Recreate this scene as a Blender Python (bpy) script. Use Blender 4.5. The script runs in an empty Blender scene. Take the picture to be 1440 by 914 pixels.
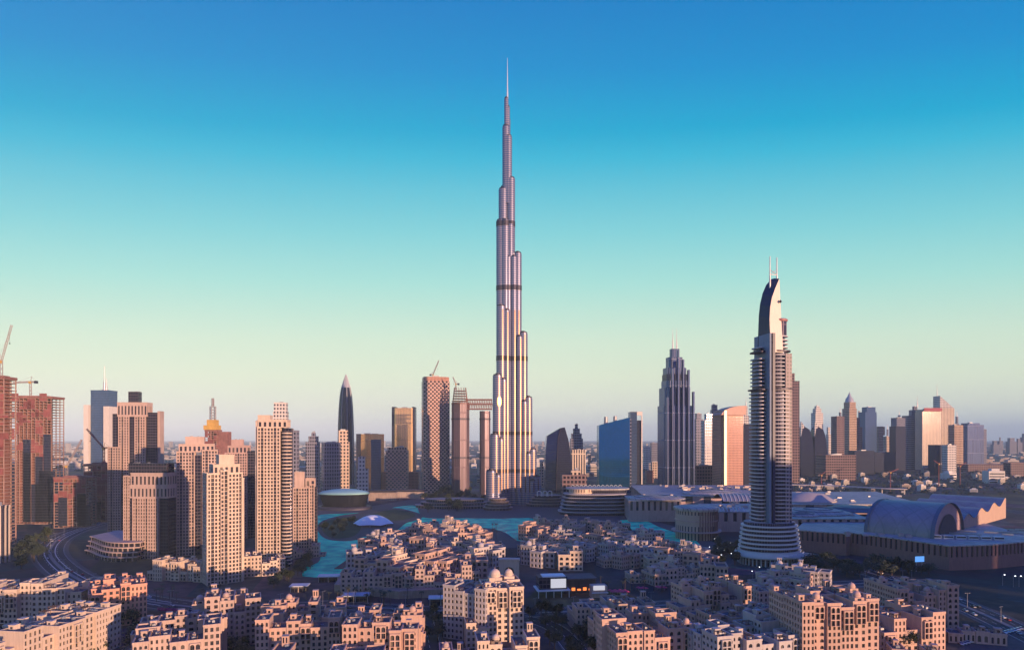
import bpy, math, random
from math import sin, cos, tan, pi, radians, sqrt, atan2, floor, exp
from mathutils import Vector, Matrix
R = random.Random(11)
S = bpy.context.scene
COL = S.collection

# ---------------------------------------------------------------- camera
FPX, HOR, CAMZ = 910.0, 617.0, 122.0
cam = bpy.data.cameras.new('camera'); cam.sensor_width = 36.0
cam.lens = FPX / 1440 * 36; cam.shift_y = (HOR - 457) / 1440
cam.clip_start = 1.0; cam.clip_end = 80000
camo = bpy.data.objects.new('camera', cam); COL.objects.link(camo)
camo.location = (0, 0, CAMZ); camo.rotation_euler = (pi / 2, 0, 0)
S.camera = camo
# ---------------------------------------------------------------- sun, sky, exposure
SUN_EL, SUN_AZ = radians(4.2), radians(42)      # behind the camera, to its right
sun_dir = Vector((sin(SUN_AZ) * cos(SUN_EL), -cos(SUN_AZ) * cos(SUN_EL), sin(SUN_EL)))
sl = bpy.data.lights.new('sun', 'SUN'); sl.energy = 5.0; sl.angle = radians(0.53); sl.color = (1.0, 0.61, 0.37)
so = bpy.data.objects.new('sun', sl); COL.objects.link(so)
so.rotation_euler = sun_dir.to_track_quat('Z', 'Y').to_euler(); so.location = (300, -300, 300)
W = bpy.data.worlds.new('World'); S.world = W; W.use_nodes = True
wn, wl = W.node_tree.nodes, W.node_tree.links
for n in list(wn): wn.remove(n)
def WN(t, **k):
    n = wn.new(t)
    for a, b in k.items(): setattr(n, a, b)
    return n
def srgb(r, g, b):
    f = lambda c: (c / 255 / 12.92) if c <= 10 else ((c / 255 + .055) / 1.055) ** 2.4
    return (f(r), f(g), f(b), 1)
sky = WN('ShaderNodeTexSky', sky_type='NISHITA', sun_disc=False)
sky.sun_elevation = SUN_EL; sky.sun_rotation = pi - SUN_AZ
sky.air_density = 1.0; sky.dust_density = 1.5; sky.ozone_density = 2.0
tc = WN('ShaderNodeTexCoord'); sx = WN('ShaderNodeSeparateXYZ'); wl.new(tc.outputs['Generated'], sx.inputs[0])
def WM_(op, a, b=None):
    n = WN('ShaderNodeMath', operation=op)
    for i, v in enumerate((a, b)):
        if v is None: continue
        if isinstance(v, (int, float)): n.inputs[i].default_value = v
        else: wl.new(v, n.inputs[i])
    return n.outputs[0]
x2 = WM_('MULTIPLY', WM_('MULTIPLY', sx.outputs['X'], sx.outputs['X']), .35); z2 = WM_('MULTIPLY', sx.outputs['Z'], sx.outputs['Z']); y2 = WM_('MULTIPLY', sx.outputs['Y'], sx.outputs['Y'])
zel = WM_('DIVIDE', sx.outputs['Z'], WM_('SQRT', WM_('ADD', WM_('ADD', x2, y2), WM_('ADD', z2, .0001))))   # the deep blue reaches lower to the sides of the view
rmp = WN('ShaderNodeValToRGB'); wl.new(zel, rmp.inputs[0])
el = rmp.color_ramp.elements
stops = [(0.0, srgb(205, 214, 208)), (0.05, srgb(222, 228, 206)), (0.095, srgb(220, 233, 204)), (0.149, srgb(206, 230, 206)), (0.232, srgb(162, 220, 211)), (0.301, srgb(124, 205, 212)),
         (0.396, srgb(48, 178, 210)), (0.428, srgb(0, 164, 206)), (0.494, srgb(0, 140, 202)), (0.561, srgb(0, 124, 194)), (0.72, srgb(6, 92, 200)), (1.0, srgb(66, 66, 225))]  # zenith stop lies above the view, set violet-blue to fill the shadows
while len(el) < len(stops): el.new(0.5)
for e, (p, c) in zip(el, stops): e.position = p; e.color = c
# violet fill glow put low in the unseen sky round the sun
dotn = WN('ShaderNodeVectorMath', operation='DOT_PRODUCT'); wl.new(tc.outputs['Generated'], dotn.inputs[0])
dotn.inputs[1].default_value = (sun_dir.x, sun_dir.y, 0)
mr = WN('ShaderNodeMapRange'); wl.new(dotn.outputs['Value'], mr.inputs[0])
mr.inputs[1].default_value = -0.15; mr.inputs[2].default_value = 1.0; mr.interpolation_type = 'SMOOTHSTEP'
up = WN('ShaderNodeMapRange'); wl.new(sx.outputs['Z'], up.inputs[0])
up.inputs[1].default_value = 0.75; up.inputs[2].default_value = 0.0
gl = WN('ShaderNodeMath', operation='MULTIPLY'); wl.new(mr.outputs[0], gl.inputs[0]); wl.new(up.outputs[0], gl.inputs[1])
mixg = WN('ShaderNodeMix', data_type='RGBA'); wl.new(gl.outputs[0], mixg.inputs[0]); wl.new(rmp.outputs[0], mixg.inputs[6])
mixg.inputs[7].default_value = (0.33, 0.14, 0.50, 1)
# the gradient tints the Nishita sky, which carries a part of the light
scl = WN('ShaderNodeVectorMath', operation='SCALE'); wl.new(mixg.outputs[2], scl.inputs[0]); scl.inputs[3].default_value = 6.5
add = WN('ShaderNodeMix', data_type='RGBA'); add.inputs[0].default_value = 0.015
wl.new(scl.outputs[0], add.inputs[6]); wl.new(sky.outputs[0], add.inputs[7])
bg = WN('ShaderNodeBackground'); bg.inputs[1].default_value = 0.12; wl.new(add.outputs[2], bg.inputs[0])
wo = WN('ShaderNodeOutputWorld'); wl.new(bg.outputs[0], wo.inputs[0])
vs = S.view_settings; S.display_settings.display_device = 'sRGB'
vs.view_transform = 'Standard'; vs.look = 'None'; vs.gamma = 1; vs.use_curve_mapping = False; vs.exposure = 0.5
S.cycles.use_denoising = True; S.cycles.max_bounces = 5; S.cycles.diffuse_bounces = 2; S.cycles.glossy_bounces = 2
S.cycles.volume_bounces = 2; S.cycles.transparent_max_bounces = 4; S.cycles.sample_clamp_indirect = 6

# ---------------------------------------------------------------- pixel helpers (photo is 1440 wide): real metres on the ground
def gx(px, Y): return (px - 720) / FPX * Y
def gz(py, Y): return CAMZ - (py - HOR) / FPX * Y
def gy(py, z=0.0): return FPX * (CAMZ - z) / (py - HOR)
def gp(px, py, z=0.0):
    Y = gy(py, z); return (gx(px, Y), Y)
def proj(p): return (720 + FPX * p[0] / max(p[1], 1), HOR + FPX * (CAMZ - p[2]) / max(p[1], 1))

# ---------------------------------------------------------------- materials
MATS = {}
def _new(name):
    m = bpy.data.materials.new(name); m.use_nodes = True
    nt = m.node_tree; b = nt.nodes['Principled BSDF']; return m, nt.nodes, nt.links, b
def mat(name, col, rough=.8, metal=0.0, var=.18, scale=.15, emit=None, es=1.0, spec=.4):
    if name in MATS: return MATS[name]
    m, N, L, b = _new(name)
    b.inputs['Roughness'].default_value = rough; b.inputs['Metallic'].default_value = metal
    b.inputs['Specular IOR Level'].default_value = spec
    if emit:
        b.inputs['Base Color'].default_value = (*col, 1)
        b.inputs['Emission Color'].default_value = (*emit, 1); b.inputs['Emission Strength'].default_value = es
    elif var > 0:
        t = N.new('ShaderNodeTexCoord'); n1 = N.new('ShaderNodeTexNoise'); n1.inputs['Scale'].default_value = scale
        n1.inputs['Detail'].default_value = 7; n1.inputs['Roughness'].default_value = .65
        L.new(t.outputs['Object'], n1.inputs['Vector'])
        r = N.new('ShaderNodeMapRange'); L.new(n1.outputs[0], r.inputs[0])
        r.inputs[1].default_value = .25; r.inputs[2].default_value = .75; r.inputs[3].default_value = 1 - var; r.inputs[4].default_value = 1 + var
        oi = N.new('ShaderNodeObjectInfo'); r2 = N.new('ShaderNodeMapRange'); L.new(oi.outputs['Random'], r2.inputs[0])
        r2.inputs[3].default_value = 1 - var * .5; r2.inputs[4].default_value = 1 + var * .5
        mm = N.new('ShaderNodeMath'); mm.operation = 'MULTIPLY'; L.new(r.outputs[0], mm.inputs[0]); L.new(r2.outputs[0], mm.inputs[1])
        mp = N.new('ShaderNodeMapping'); mp.inputs['Scale'].default_value = (1.1, 1.1, .09); L.new(t.outputs['Object'], mp.inputs['Vector']); n2 = N.new('ShaderNodeTexNoise'); n2.inputs['Scale'].default_value = 1.0; n2.inputs['Detail'].default_value = 4; L.new(mp.outputs[0], n2.inputs['Vector'])
        r3 = N.new('ShaderNodeMapRange'); L.new(n2.outputs[0], r3.inputs[0]); r3.inputs[1].default_value = .35; r3.inputs[2].default_value = .7; r3.inputs[3].default_value = 1 + var * .4; r3.inputs[4].default_value = 1 - var * .9
        m3 = N.new('ShaderNodeMath'); m3.operation = 'MULTIPLY'; L.new(mm.outputs[0], m3.inputs[0]); L.new(r3.outputs[0], m3.inputs[1])
        s = N.new('ShaderNodeVectorMath'); s.operation = 'SCALE'; s.inputs[0].default_value = col; L.new(m3.outputs[0], s.inputs[3])
        L.new(s.outputs[0], b.inputs['Base Color'])
    else: b.inputs['Base Color'].default_value = (*col, 1)
    MATS[name] = m; return m
def facade(name, wall, glass, bay=3.2, fl=3.6, wf=.6, hf=.55, grough=.12, gmetal=.5, wmetal=0.0, wrough=.7, cyl=0, off=(0.0, 0.0), diag=False, rnd=.5, wspec=.4):
    """window grid in object coordinates: wall strips and glass panes with their own gloss"""
    if name in MATS: return MATS[name]
    m, N, L, b = _new(name)
    def M(op, a, c=None, d=None):
        n = N.new('ShaderNodeMath'); n.operation = op
        for i, v in enumerate((a, c, d)):
            if v is None: continue
            if isinstance(v, (int, float)): n.inputs[i].default_value = v
            else: L.new(v, n.inputs[i])
        return n.outputs[0]
    t = N.new('ShaderNodeTexCoord')
    p = N.new('ShaderNodeSeparateXYZ'); L.new(t.outputs['Object'], p.inputs[0])
    nn = N.new('ShaderNodeSeparateXYZ'); L.new(t.outputs['Normal'], nn.inputs[0])
    x, y, z = p.outputs
    if cyl: u = M('MULTIPLY', M('ARCTAN2', y, x), cyl)
    else:
        side = M('GREATER_THAN', M('ABSOLUTE', nn.outputs[0]), .72)
        u = M('ADD', M('MULTIPLY', y, side), M('MULTIPLY', x, M('SUBTRACT', 1, side)))
    uu = M('ADD', M('DIVIDE', u, bay), 100 + off[0]); zz = M('ADD', M('DIVIDE', z, fl), 100 + off[1])
    if diag: uu, zz = M('ADD', uu, zz), M('SUBTRACT', zz, M('SUBTRACT', uu, 100))
    mk = M('MULTIPLY', M('LESS_THAN', M('FRACT', uu), wf), M('LESS_THAN', M('FRACT', zz), hf))
    mk = M('MULTIPLY', mk, M('LESS_THAN', M('ABSOLUTE', nn.outputs[2]), .6))
    cx = N.new('ShaderNodeCombineXYZ'); L.new(M('FLOOR', uu), cx.inputs[0]); L.new(M('FLOOR', zz), cx.inputs[1])
    wnz = N.new('ShaderNodeTexWhiteNoise'); wnz.noise_dimensions = '2D'; L.new(cx.outputs[0], wnz.inputs['Vector'])
    rv = M('ADD', M('MULTIPLY', wnz.outputs[0], rnd), 1 - rnd / 2)
    ns = N.new('ShaderNodeTexNoise'); ns.inputs['Scale'].default_value = .03; ns.inputs['Detail'].default_value = 5; L.new(t.outputs['Object'], ns.inputs['Vector'])
    wv = M('ADD', M('MULTIPLY', ns.outputs[0], .5), .75)
    g = N.new('ShaderNodeVectorMath'); g.operation = 'SCALE'; g.inputs[0].default_value = glass; L.new(rv, g.inputs[3])
    w = N.new('ShaderNodeVectorMath'); w.operation = 'SCALE'; w.inputs[0].default_value = wall; L.new(wv, w.inputs[3])
    mx = N.new('ShaderNodeMix'); mx.data_type = 'RGBA'; L.new(mk, mx.inputs[0]); L.new(w.outputs[0], mx.inputs[6]); L.new(g.outputs[0], mx.inputs[7])
    L.new(mx.outputs[2], b.inputs['Base Color'])
    L.new(M('ADD', M('MULTIPLY', mk, grough - wrough), wrough), b.inputs['Roughness'])
    L.new(M('ADD', M('MULTIPLY', mk, gmetal - wmetal), wmetal), b.inputs['Metallic'])
    b.inputs['Specular IOR Level'].default_value = wspec
    bp = N.new('ShaderNodeBump'); bp.inputs['Strength'].default_value = .6; bp.inputs['Distance'].default_value = .25
    L.new(M('SUBTRACT', 1, mk), bp.inputs['Height']); L.new(bp.outputs[0], b.inputs['Normal'])
    MATS[name] = m; return m

def panels(name, col, w=6.0, rough=.5, metal=.15, seam=.55, ax=(0, 1), tone=.25):
    if name in MATS: return MATS[name]
    m, N, L, b = _new(name)
    def M(op, a, c=None):
        n = N.new('ShaderNodeMath'); n.operation = op
        for i, v in enumerate((a, c)):
            if v is None: continue
            if isinstance(v, (int, float)): n.inputs[i].default_value = v
            else: L.new(v, n.inputs[i])
        return n.outputs[0]
    t = N.new('ShaderNodeTexCoord'); p = N.new('ShaderNodeSeparateXYZ'); L.new(t.outputs['Object'], p.inputs[0])
    a = M('ADD', M('DIVIDE', p.outputs[ax[0]], w), 200); c = M('ADD', M('DIVIDE', p.outputs[ax[1]], w * 1.6), 200)
    ln = M('MAXIMUM', M('LESS_THAN', M('FRACT', a), .13), M('LESS_THAN', M('FRACT', c), .09))
    cx = N.new('ShaderNodeCombineXYZ'); L.new(M('FLOOR', a), cx.inputs[0]); L.new(M('FLOOR', c), cx.inputs[1]); wz = N.new('ShaderNodeTexWhiteNoise'); wz.noise_dimensions = '2D'; L.new(cx.outputs[0], wz.inputs['Vector'])
    ns = N.new('ShaderNodeTexNoise'); ns.inputs['Scale'].default_value = .06; ns.inputs['Detail'].default_value = 8; ns.inputs['Roughness'].default_value = .7; L.new(t.outputs['Object'], ns.inputs['Vector'])
    k = M('MULTIPLY', M('ADD', M('MULTIPLY', wz.outputs[0], tone), 1 - tone / 2), M('ADD', M('MULTIPLY', ns.outputs[0], .9), .55)); k = M('MULTIPLY', k, M('SUBTRACT', 1, M('MULTIPLY', ln, 1 - seam)))
    s = N.new('ShaderNodeVectorMath'); s.operation = 'SCALE'; s.inputs[0].default_value = col; L.new(k, s.inputs[3]); L.new(s.outputs[0], b.inputs['Base Color']); b.inputs['Roughness'].default_value = rough; b.inputs['Metallic'].default_value = metal
    bp = N.new('ShaderNodeBump'); bp.inputs['Strength'].default_value = .4; bp.inputs['Distance'].default_value = .2; L.new(M('SUBTRACT', 1, ln), bp.inputs['Height']); L.new(bp.outputs[0], b.inputs['Normal']); MATS[name] = m; return m

# ---------------------------------------------------------------- mesh builder
class MB:
    def __init__(s): s.v = []; s.f = []; s.m = []; s.s = []
    def add(s, vs, fs, mi=0, smooth=False):
        o = len(s.v); s.v += vs
        for f in fs: s.f.append(tuple(i + o for i in f)); s.m.append(mi); s.s.append(smooth)
    def quad(s, a, b, c, d, mi=0): s.add([a, b, c, d], [(0, 1, 2, 3)], mi)
    def box(s, x0, x1, y0, y1, z0, z1, mi=0):
        s.add([(x0, y0, z0), (x1, y0, z0), (x1, y1, z0), (x0, y1, z0), (x0, y0, z1), (x1, y0, z1), (x1, y1, z1), (x0, y1, z1)],
              [(0, 3, 2, 1), (4, 5, 6, 7), (0, 1, 5, 4), (1, 2, 6, 5), (2, 3, 7, 6), (3, 0, 4, 7)], mi)
    def prism(s, poly, z0, z1, mi=0, poly2=None, smooth=False, cap=None, base=True):
        n = len(poly); p2 = poly2 or poly
        v = [(x, y, z0) for x, y in poly] + [(x, y, z1) for x, y in p2]
        s.add(v, [(i, (i + 1) % n, n + (i + 1) % n, n + i) for i in range(n)], mi, smooth)
        s.add([(x, y, z1) for x, y in p2], [tuple(range(n))], mi if cap is None else cap)
        if base: s.add([(x, y, z0) for x, y in poly], [tuple(reversed(range(n)))], mi)
    def cyl(s, cx, cy, r, z0, z1, n=20, r2=None, mi=0, smooth=True, ry=None, cap=None):
        r2 = r if r2 is None else r2; k = 1 if ry is None else ry / r
        a = [(cx + r * cos(2 * pi * i / n), cy + r * k * sin(2 * pi * i / n)) for i in range(n)]
        b = [(cx + r2 * cos(2 * pi * i / n), cy + r2 * k * sin(2 * pi * i / n)) for i in range(n)]
        s.prism(a, z0, z1, mi, b, smooth, cap)
    def lathe(s, prof, cx=0, cy=0, n=24, mi=0, k=1.0):
        v = []; f = []
        for r, z in prof: v += [(cx + r * cos(2 * pi * i / n), cy + k * r * sin(2 * pi * i / n), z) for i in range(n)]
        for j in range(len(prof) - 1):
            for i in range(n): f.append((j * n + i, j * n + (i + 1) % n, (j + 1) * n + (i + 1) % n, (j + 1) * n + i))
        s.add(v, f, mi, True)
    def dome(s, cx, cy, z, r, mi=0, n=14, h=1.0):
        s.lathe([(r * cos(a), z + r * h * sin(a)) for a in [i * pi / 2 / 6 for i in range(6)]] + [(.02 * r, z + r * h)], cx, cy, n, mi)
    def tube(s, p, q, r, n=6, mi=0, r2=None):
        p, q = Vector(p), Vector(q); d = (q - p).normalized(); u = d.orthogonal().normalized(); w = d.cross(u); r2 = r2 or r
        v = [tuple(p + (u * cos(2 * pi * i / n) + w * sin(2 * pi * i / n)) * r) for i in range(n)] + [tuple(q + (u * cos(2 * pi * i / n) + w * sin(2 * pi * i / n)) * r2) for i in range(n)]
        s.add(v, [(i, (i + 1) % n, n + (i + 1) % n, n + i) for i in range(n)] + [tuple(reversed(range(n))), tuple(range(n, 2 * n))], mi)
    def mesh(s, name, mats):
        me = bpy.data.meshes.new(name); me.from_pydata(s.v, [], s.f)
        for m in (mats if isinstance(mats, (list, tuple)) else [mats]): me.materials.append(m)
        me.polygons.foreach_set('material_index', s.m); me.polygons.foreach_set('use_smooth', s.s); me.update(); return me
    def build(s, name, mats, parent=None, loc=None, rot=0):
        return link(name, s.mesh(name, mats), parent, loc, rot)
def link(name, me, parent=None, loc=None, rot=0):
    o = bpy.data.objects.new(name, me); COL.objects.link(o)
    if parent: o.parent = parent
    if loc: o.location = loc
    if rot: o.rotation_euler = (0, 0, rot)
    return o
def tag(o, label, cat, group=None):
    o['label'] = label; o['category'] = cat
    if group: o['group'] = group
    return o
def thing(name, label, cat, loc=(0, 0, 0), rot=0.0, group=None):
    o = link(name, None, None, loc, rot); return tag(o, label, cat, group)
def struct(name, mb, m): o = mb.build(name, m); o['kind'] = 'structure'; return o
def stuff(name, mb, m, parent=None): o = mb.build(name, m, parent); o['kind'] = 'stuff'; return o
KIDS = {}
def kids(o):
    return [c for c in o.children]
def dup(root, loc, rot=0.0, sc=1.0, label=None, group=None):
    def cp(o, par):
        c = o.copy(); COL.objects.link(c)
        if par is not None: c.parent = par
        for ch in o.children: cp(ch, c)
        return c
    r = cp(root, None); r.location = loc; r.rotation_euler = (0, 0, rot); r.scale = (sc, sc, sc)
    if label: r['label'] = label
    if group: r['group'] = group
    return r

# ---------------------------------------------------------------- walls with real window openings
def glass_mat():
    m, N, L, b = _new('window_glass'); oi = N.new('ShaderNodeObjectInfo'); g = N.new('ShaderNodeNewGeometry'); ad = N.new('ShaderNodeMath'); ad.operation = 'ADD'; L.new(oi.outputs['Random'], ad.inputs[0]); L.new(g.outputs['Random Per Island'], ad.inputs[1])
    fr = N.new('ShaderNodeMath'); fr.operation = 'FRACT'; L.new(ad.outputs[0], fr.inputs[0]); r = N.new('ShaderNodeValToRGB'); L.new(fr.outputs[0], r.inputs[0]); e = r.color_ramp.elements; r.color_ramp.interpolation = 'CONSTANT'
    e[0].color = (.012, .014, .028, 1); e[1].position = .5; e[1].color = (.02, .025, .05, 1)
    for p, c in ((.72, (.045, .05, .075, 1)), (.86, (.10, .085, .08, 1)), (.95, (.17, .14, .12, 1))): q = e.new(p); q.color = c
    L.new(r.outputs[0], b.inputs['Base Color']); b.inputs['Roughness'].default_value = .15; b.inputs['Specular IOR Level'].default_value = .5; MATS['window_glass'] = m; return m
GLASSW = glass_mat()
FRAMEW = mat('window_frame', (.10, .075, .06), .6, 0, .1)
def wall_cells(mb, a, b, z0, z1, nb, nf, wf, hf, dep, wins, arch=lambda i, j: False, skip=lambda i, j: False, sill=.25, pane=None):
    """wall from a to b (outside on the right-hand side when walking a->b is -y for +x), nb x nf openings of depth dep"""
    ax, ay = a; bx, by = b; Lw = sqrt((bx - ax) ** 2 + (by - ay) ** 2)
    if Lw < .5: return
    ux, uy = (bx - ax) / Lw, (by - ay) / Lw; nx, ny = uy, -ux
    P = lambda s, z, d=0.0: (ax + ux * s - nx * d, ay + uy * s - ny * d, z)
    cw = Lw / nb; ch = (z1 - z0) / nf; rz = atan2(uy, ux)
    for i in range(nb):
        s0, s1 = i * cw, (i + 1) * cw
        for j in range(nf):
            h0, h1 = z0 + j * ch, z0 + (j + 1) * ch
            if skip(i, j): mb.quad(P(s0, h0), P(s1, h0), P(s1, h1), P(s0, h1)); continue
            w = wf(i, j) if callable(wf) else wf
            o0 = s0 + cw * (1 - w) / 2; o1 = s1 - cw * (1 - w) / 2
            hq = hf(i, j) if callable(hf) else hf; v0 = h0 + ch * sill * (1 - hq) * 1.6; v1 = min(v0 + ch * hq, h1 - .15)
            mb.quad(P(s0, h0), P(o0, h0), P(o0, h1), P(s0, h1)); mb.quad(P(o1, h0), P(s1, h0), P(s1, h1), P(o1, h1))
            mb.quad(P(o0, h0), P(o1, h0), P(o1, v0), P(o0, v0))
            if arch(i, j):
                r = (o1 - o0) / 2; rise = min(r, (v1 - v0) * .5); K = 6
                pts = [(o0 + r - r * cos(pi * k / K), v1 - rise + rise * sin(pi * k / K)) for k in range(K + 1)]
            else: pts = [(o0, v1), (o1, v1)]
            for (p, q) in zip(pts, pts[1:]):
                mb.quad(P(p[0], p[1]), P(q[0], q[1]), P(q[0], h1), P(p[0], h1))
                mb.quad(P(p[0], p[1]), P(p[0], p[1], dep), P(q[0], q[1], dep), P(q[0], q[1]))
            l, rr = pts[0], pts[-1]
            mb.quad(P(o0, v0), P(o0, v0, dep), P(l[0], l[1], dep), P(l[0], l[1]))
            mb.quad(P(o1, v0, dep), P(o1, v0), P(rr[0], rr[1]), P(rr[0], rr[1], dep))
            mb.quad(P(o0, v0), P(o1, v0), P(o1, v0, dep), P(o0, v0, dep))
            if pane is not None: mb.quad(P(o0, v0, dep), P(o1, v0, dep), P(o1, v1, dep), P(o0, v1, dep), pane)
            else: wins.append((P((o0 + o1) / 2, v0, dep), rz, round(o1 - o0, 1), round(v1 - v0, 1)))
WM = {}
def window_mesh(w, h):
    k = (w, h)
    if k not in WM:
        mb = MB(); W2 = w / 2 + .05
        mb.box(-W2, W2, -.02, .05, -.05, h + .05, 0)
        t = .1
        for x in ((-w / 2, -w / 2 + t), (w / 2 - t, w / 2), (-t / 2, t / 2)): mb.box(x[0], x[1], -.1, -.021, 0, h, 1)
        mb.box(-w / 2 + t, -t / 2, -.1, -.021, h * .62, h * .62 + t, 1); mb.box(t / 2, w / 2 - t, -.1, -.021, h * .62, h * .62 + t, 1)
        WM[k] = mb.mesh('window', [GLASSW, FRAMEW])
    return WM[k]
def put_windows(root, wins, limit=100):
    """windows that face the photo as parts, the nearest first; past the limit one part of kind stuff"""
    mw = Matrix.Translation(root.location) @ Matrix.Rotation(root.rotation_euler[2], 4, 'Z'); rr = root.rotation_euler[2]; lst = []
    for (p, rz, w, h, par) in wins:
        q = mw @ Vector(p); a = rz + rr; n = Vector((sin(a), -cos(a), 0)); d = Vector((-q.x, -q.y, 0))
        if n.dot(d) < 0: continue
        x, y = proj(q)
        if x < -50 or x > 1490 or y > 950: continue
        lst.append((-w * h * n.dot(d) / d.length ** 3, p, rz, w, h, par))
    lst.sort(key=lambda t: t[0])
    for (_, p, rz, w, h, par) in lst[:limit]: link('window', window_mesh(w, h), par, p, rz)
    if len(lst) > limit:
        mb = MB()
        for (_, p, rz, w, h, par) in lst[limit:]:
            me = window_mesh(w, h); c, s_ = cos(rz), sin(rz); o = len(mb.v)
            for v in me.vertices: mb.v.append((p[0] + c * v.co.x - s_ * v.co.y, p[1] + s_ * v.co.x + c * v.co.y, p[2] + v.co.z))
            for f in me.polygons: mb.f.append(tuple(i + o for i in f.vertices)); mb.m.append(f.material_index); mb.s.append(False)
        stuff('window', mb, [GLASSW, FRAMEW], root)
def volume(root, name, x0, x1, y0, y1, z0, z1, mats, wins, bay=3.2, fl=3.4, wf=.5, hf=.55, dep=.45, sides='FLR', arch=lambda i, j: False,
           skip=lambda i, j: False, par=1.0, pier=0, cornice=True, pane=None, roof=1):
    """a rectangular part of a building: pierced walls, parapet, flat roof (material 1)"""
    mb = MB(); mine = []; zt = z1 - par
    nf = max(1, round((zt - z0) / fl))
    for k, a, b in (('F', (x0, y0), (x1, y0)), ('R', (x1, y0), (x1, y1)), ('B', (x1, y1), (x0, y1)), ('L', (x0, y1), (x0, y0))):
        Lw = abs(b[0] - a[0]) + abs(b[1] - a[1])
        if k in sides and Lw > 2.2:
            nb = max(1, round(Lw / bay)); wall_cells(mb, a, b, z0, zt, nb, nf, wf, hf, dep, mine, arch, skip, pane=pane)
            if pier:
                ux, uy = (b[0] - a[0]) / Lw, (b[1] - a[1]) / Lw; nx, ny = uy, -ux; cw = Lw / nb
                for i in range(0, nb + 1, pier):
                    s = min(max(i * cw, .32), Lw - .32)
                    cxx, cyy = a[0] + ux * s, a[1] + uy * s
                    q = [(cxx - ux * .3, cyy - uy * .3), (cxx - ux * .3 + nx * .35, cyy - uy * .3 + ny * .35), (cxx + ux * .3 + nx * .35, cyy + uy * .3 + ny * .35), (cxx + ux * .3, cyy + uy * .3)]
                    mb.prism(list(reversed(q)), z0, zt)
        else: mb.quad((*a, z0), (*b, z0), (*b, zt), (*a, zt))
    t = .35
    o = .2 if cornice else .0   # parapet ring, a little proud of the wall
    for (a0, a1, c0, c1) in ((x0 - o, x1 + o, y0 - o, y0 + t), (x0 - o, x1 + o, y1 - t, y1 + o), (x0 - o, x0 + t, y0 + t, y1 - t), (x1 - t, x1 + o, y0 + t, y1 - t)):
        mb.box(a0, a1, c0, c1, zt, z1)
    mb.quad((x0, y0, zt + .05), (x1, y0, zt + .05), (x1, y1, zt + .05), (x0, y1, zt + .05), roof)
    ob = mb.build(name, mats, root)
    for (p, rz, w, h) in mine: wins.append((p, rz, w, h, ob))
    return ob
# ---------------------------------------------------------------- ground, water, roads
def ground_mat():
    m, N, L, b = _new('ground'); t = N.new('ShaderNodeTexCoord')
    n1 = N.new('ShaderNodeTexNoise'); n1.inputs['Scale'].default_value = .006; n1.inputs['Detail'].default_value = 8; n1.inputs['Roughness'].default_value = .7
    n2 = N.new('ShaderNodeTexVoronoi'); n2.inputs['Scale'].default_value = .012
    n3 = N.new('ShaderNodeTexNoise'); n3.inputs['Scale'].default_value = .12; n3.inputs['Detail'].default_value = 6
    for n in (n1, n2, n3): L.new(t.outputs['Object'], n.inputs['Vector'])
    r = N.new('ShaderNodeValToRGB'); L.new(n1.outputs[0], r.inputs[0]); e = r.color_ramp.elements
    e[0].position = .36; e[0].color = (.02, .025, .022, 1); e[1].position = .66; e[1].color = (.20, .165, .14, 1)
    q = e.new(.48); q.color = (.032, .033, .036, 1); q = e.new(.56); q.color = (.085, .075, .07, 1)
    mx = N.new('ShaderNodeMix'); mx.data_type = 'RGBA'; mx.blend_type = 'MULTIPLY'; mx.inputs[0].default_value = .7
    L.new(r.outputs[0], mx.inputs[6]); L.new(n2.outputs['Color'], mx.inputs[7])
    m2 = N.new('ShaderNodeMix'); m2.data_type = 'RGBA'; m2.blend_type = 'OVERLAY'; m2.inputs[0].default_value = .8
    L.new(mx.outputs[2], m2.inputs[6]); L.new(n3.outputs[0], m2.inputs[7]); L.new(m2.outputs[2], b.inputs['Base Color']); b.inputs['Roughness'].default_value = .95
    return m
FAR = 38000
g = MB(); xs = [-36000, -6000, 6000, 36000]; ys = [-900, 3000, 12000, FAR]
for i in range(3):
    for j in range(3): g.quad((xs[i], ys[j], 0), (xs[i + 1], ys[j], 0), (xs[i + 1], ys[j + 1], 0), (xs[i], ys[j + 1], 0))
struct('ground', g, ground_mat())
def sheet(name, pts, z, m, px=True):
    mb = MB(); q = [gp(*p) if px else p for p in pts]
    a = sum(q[i][0] * q[(i + 1) % len(q)][1] - q[(i + 1) % len(q)][0] * q[i][1] for i in range(len(q)))
    if a < 0: q.reverse()
    mb.add([(x, y, z) for x, y in q], [tuple(range(len(q)))]); return struct(name, mb, m)
def smooth_line(pts, k=8):
    out = []; n = len(pts)
    for i in range(n - 1):
        p0, p1, p2, p3 = pts[max(i - 1, 0)], pts[i], pts[i + 1], pts[min(i + 2, n - 1)]
        for s in range(k):
            t = s / k; out.append(tuple(.5 * (2 * p1[c] + (p2[c] - p0[c]) * t + (2 * p0[c] - 5 * p1[c] + 4 * p2[c] - p3[c]) * t * t + (3 * p1[c] - p0[c] - 3 * p2[c] + p3[c]) * t ** 3) for c in (0, 1)))
    out.append(pts[-1]); return out
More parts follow.
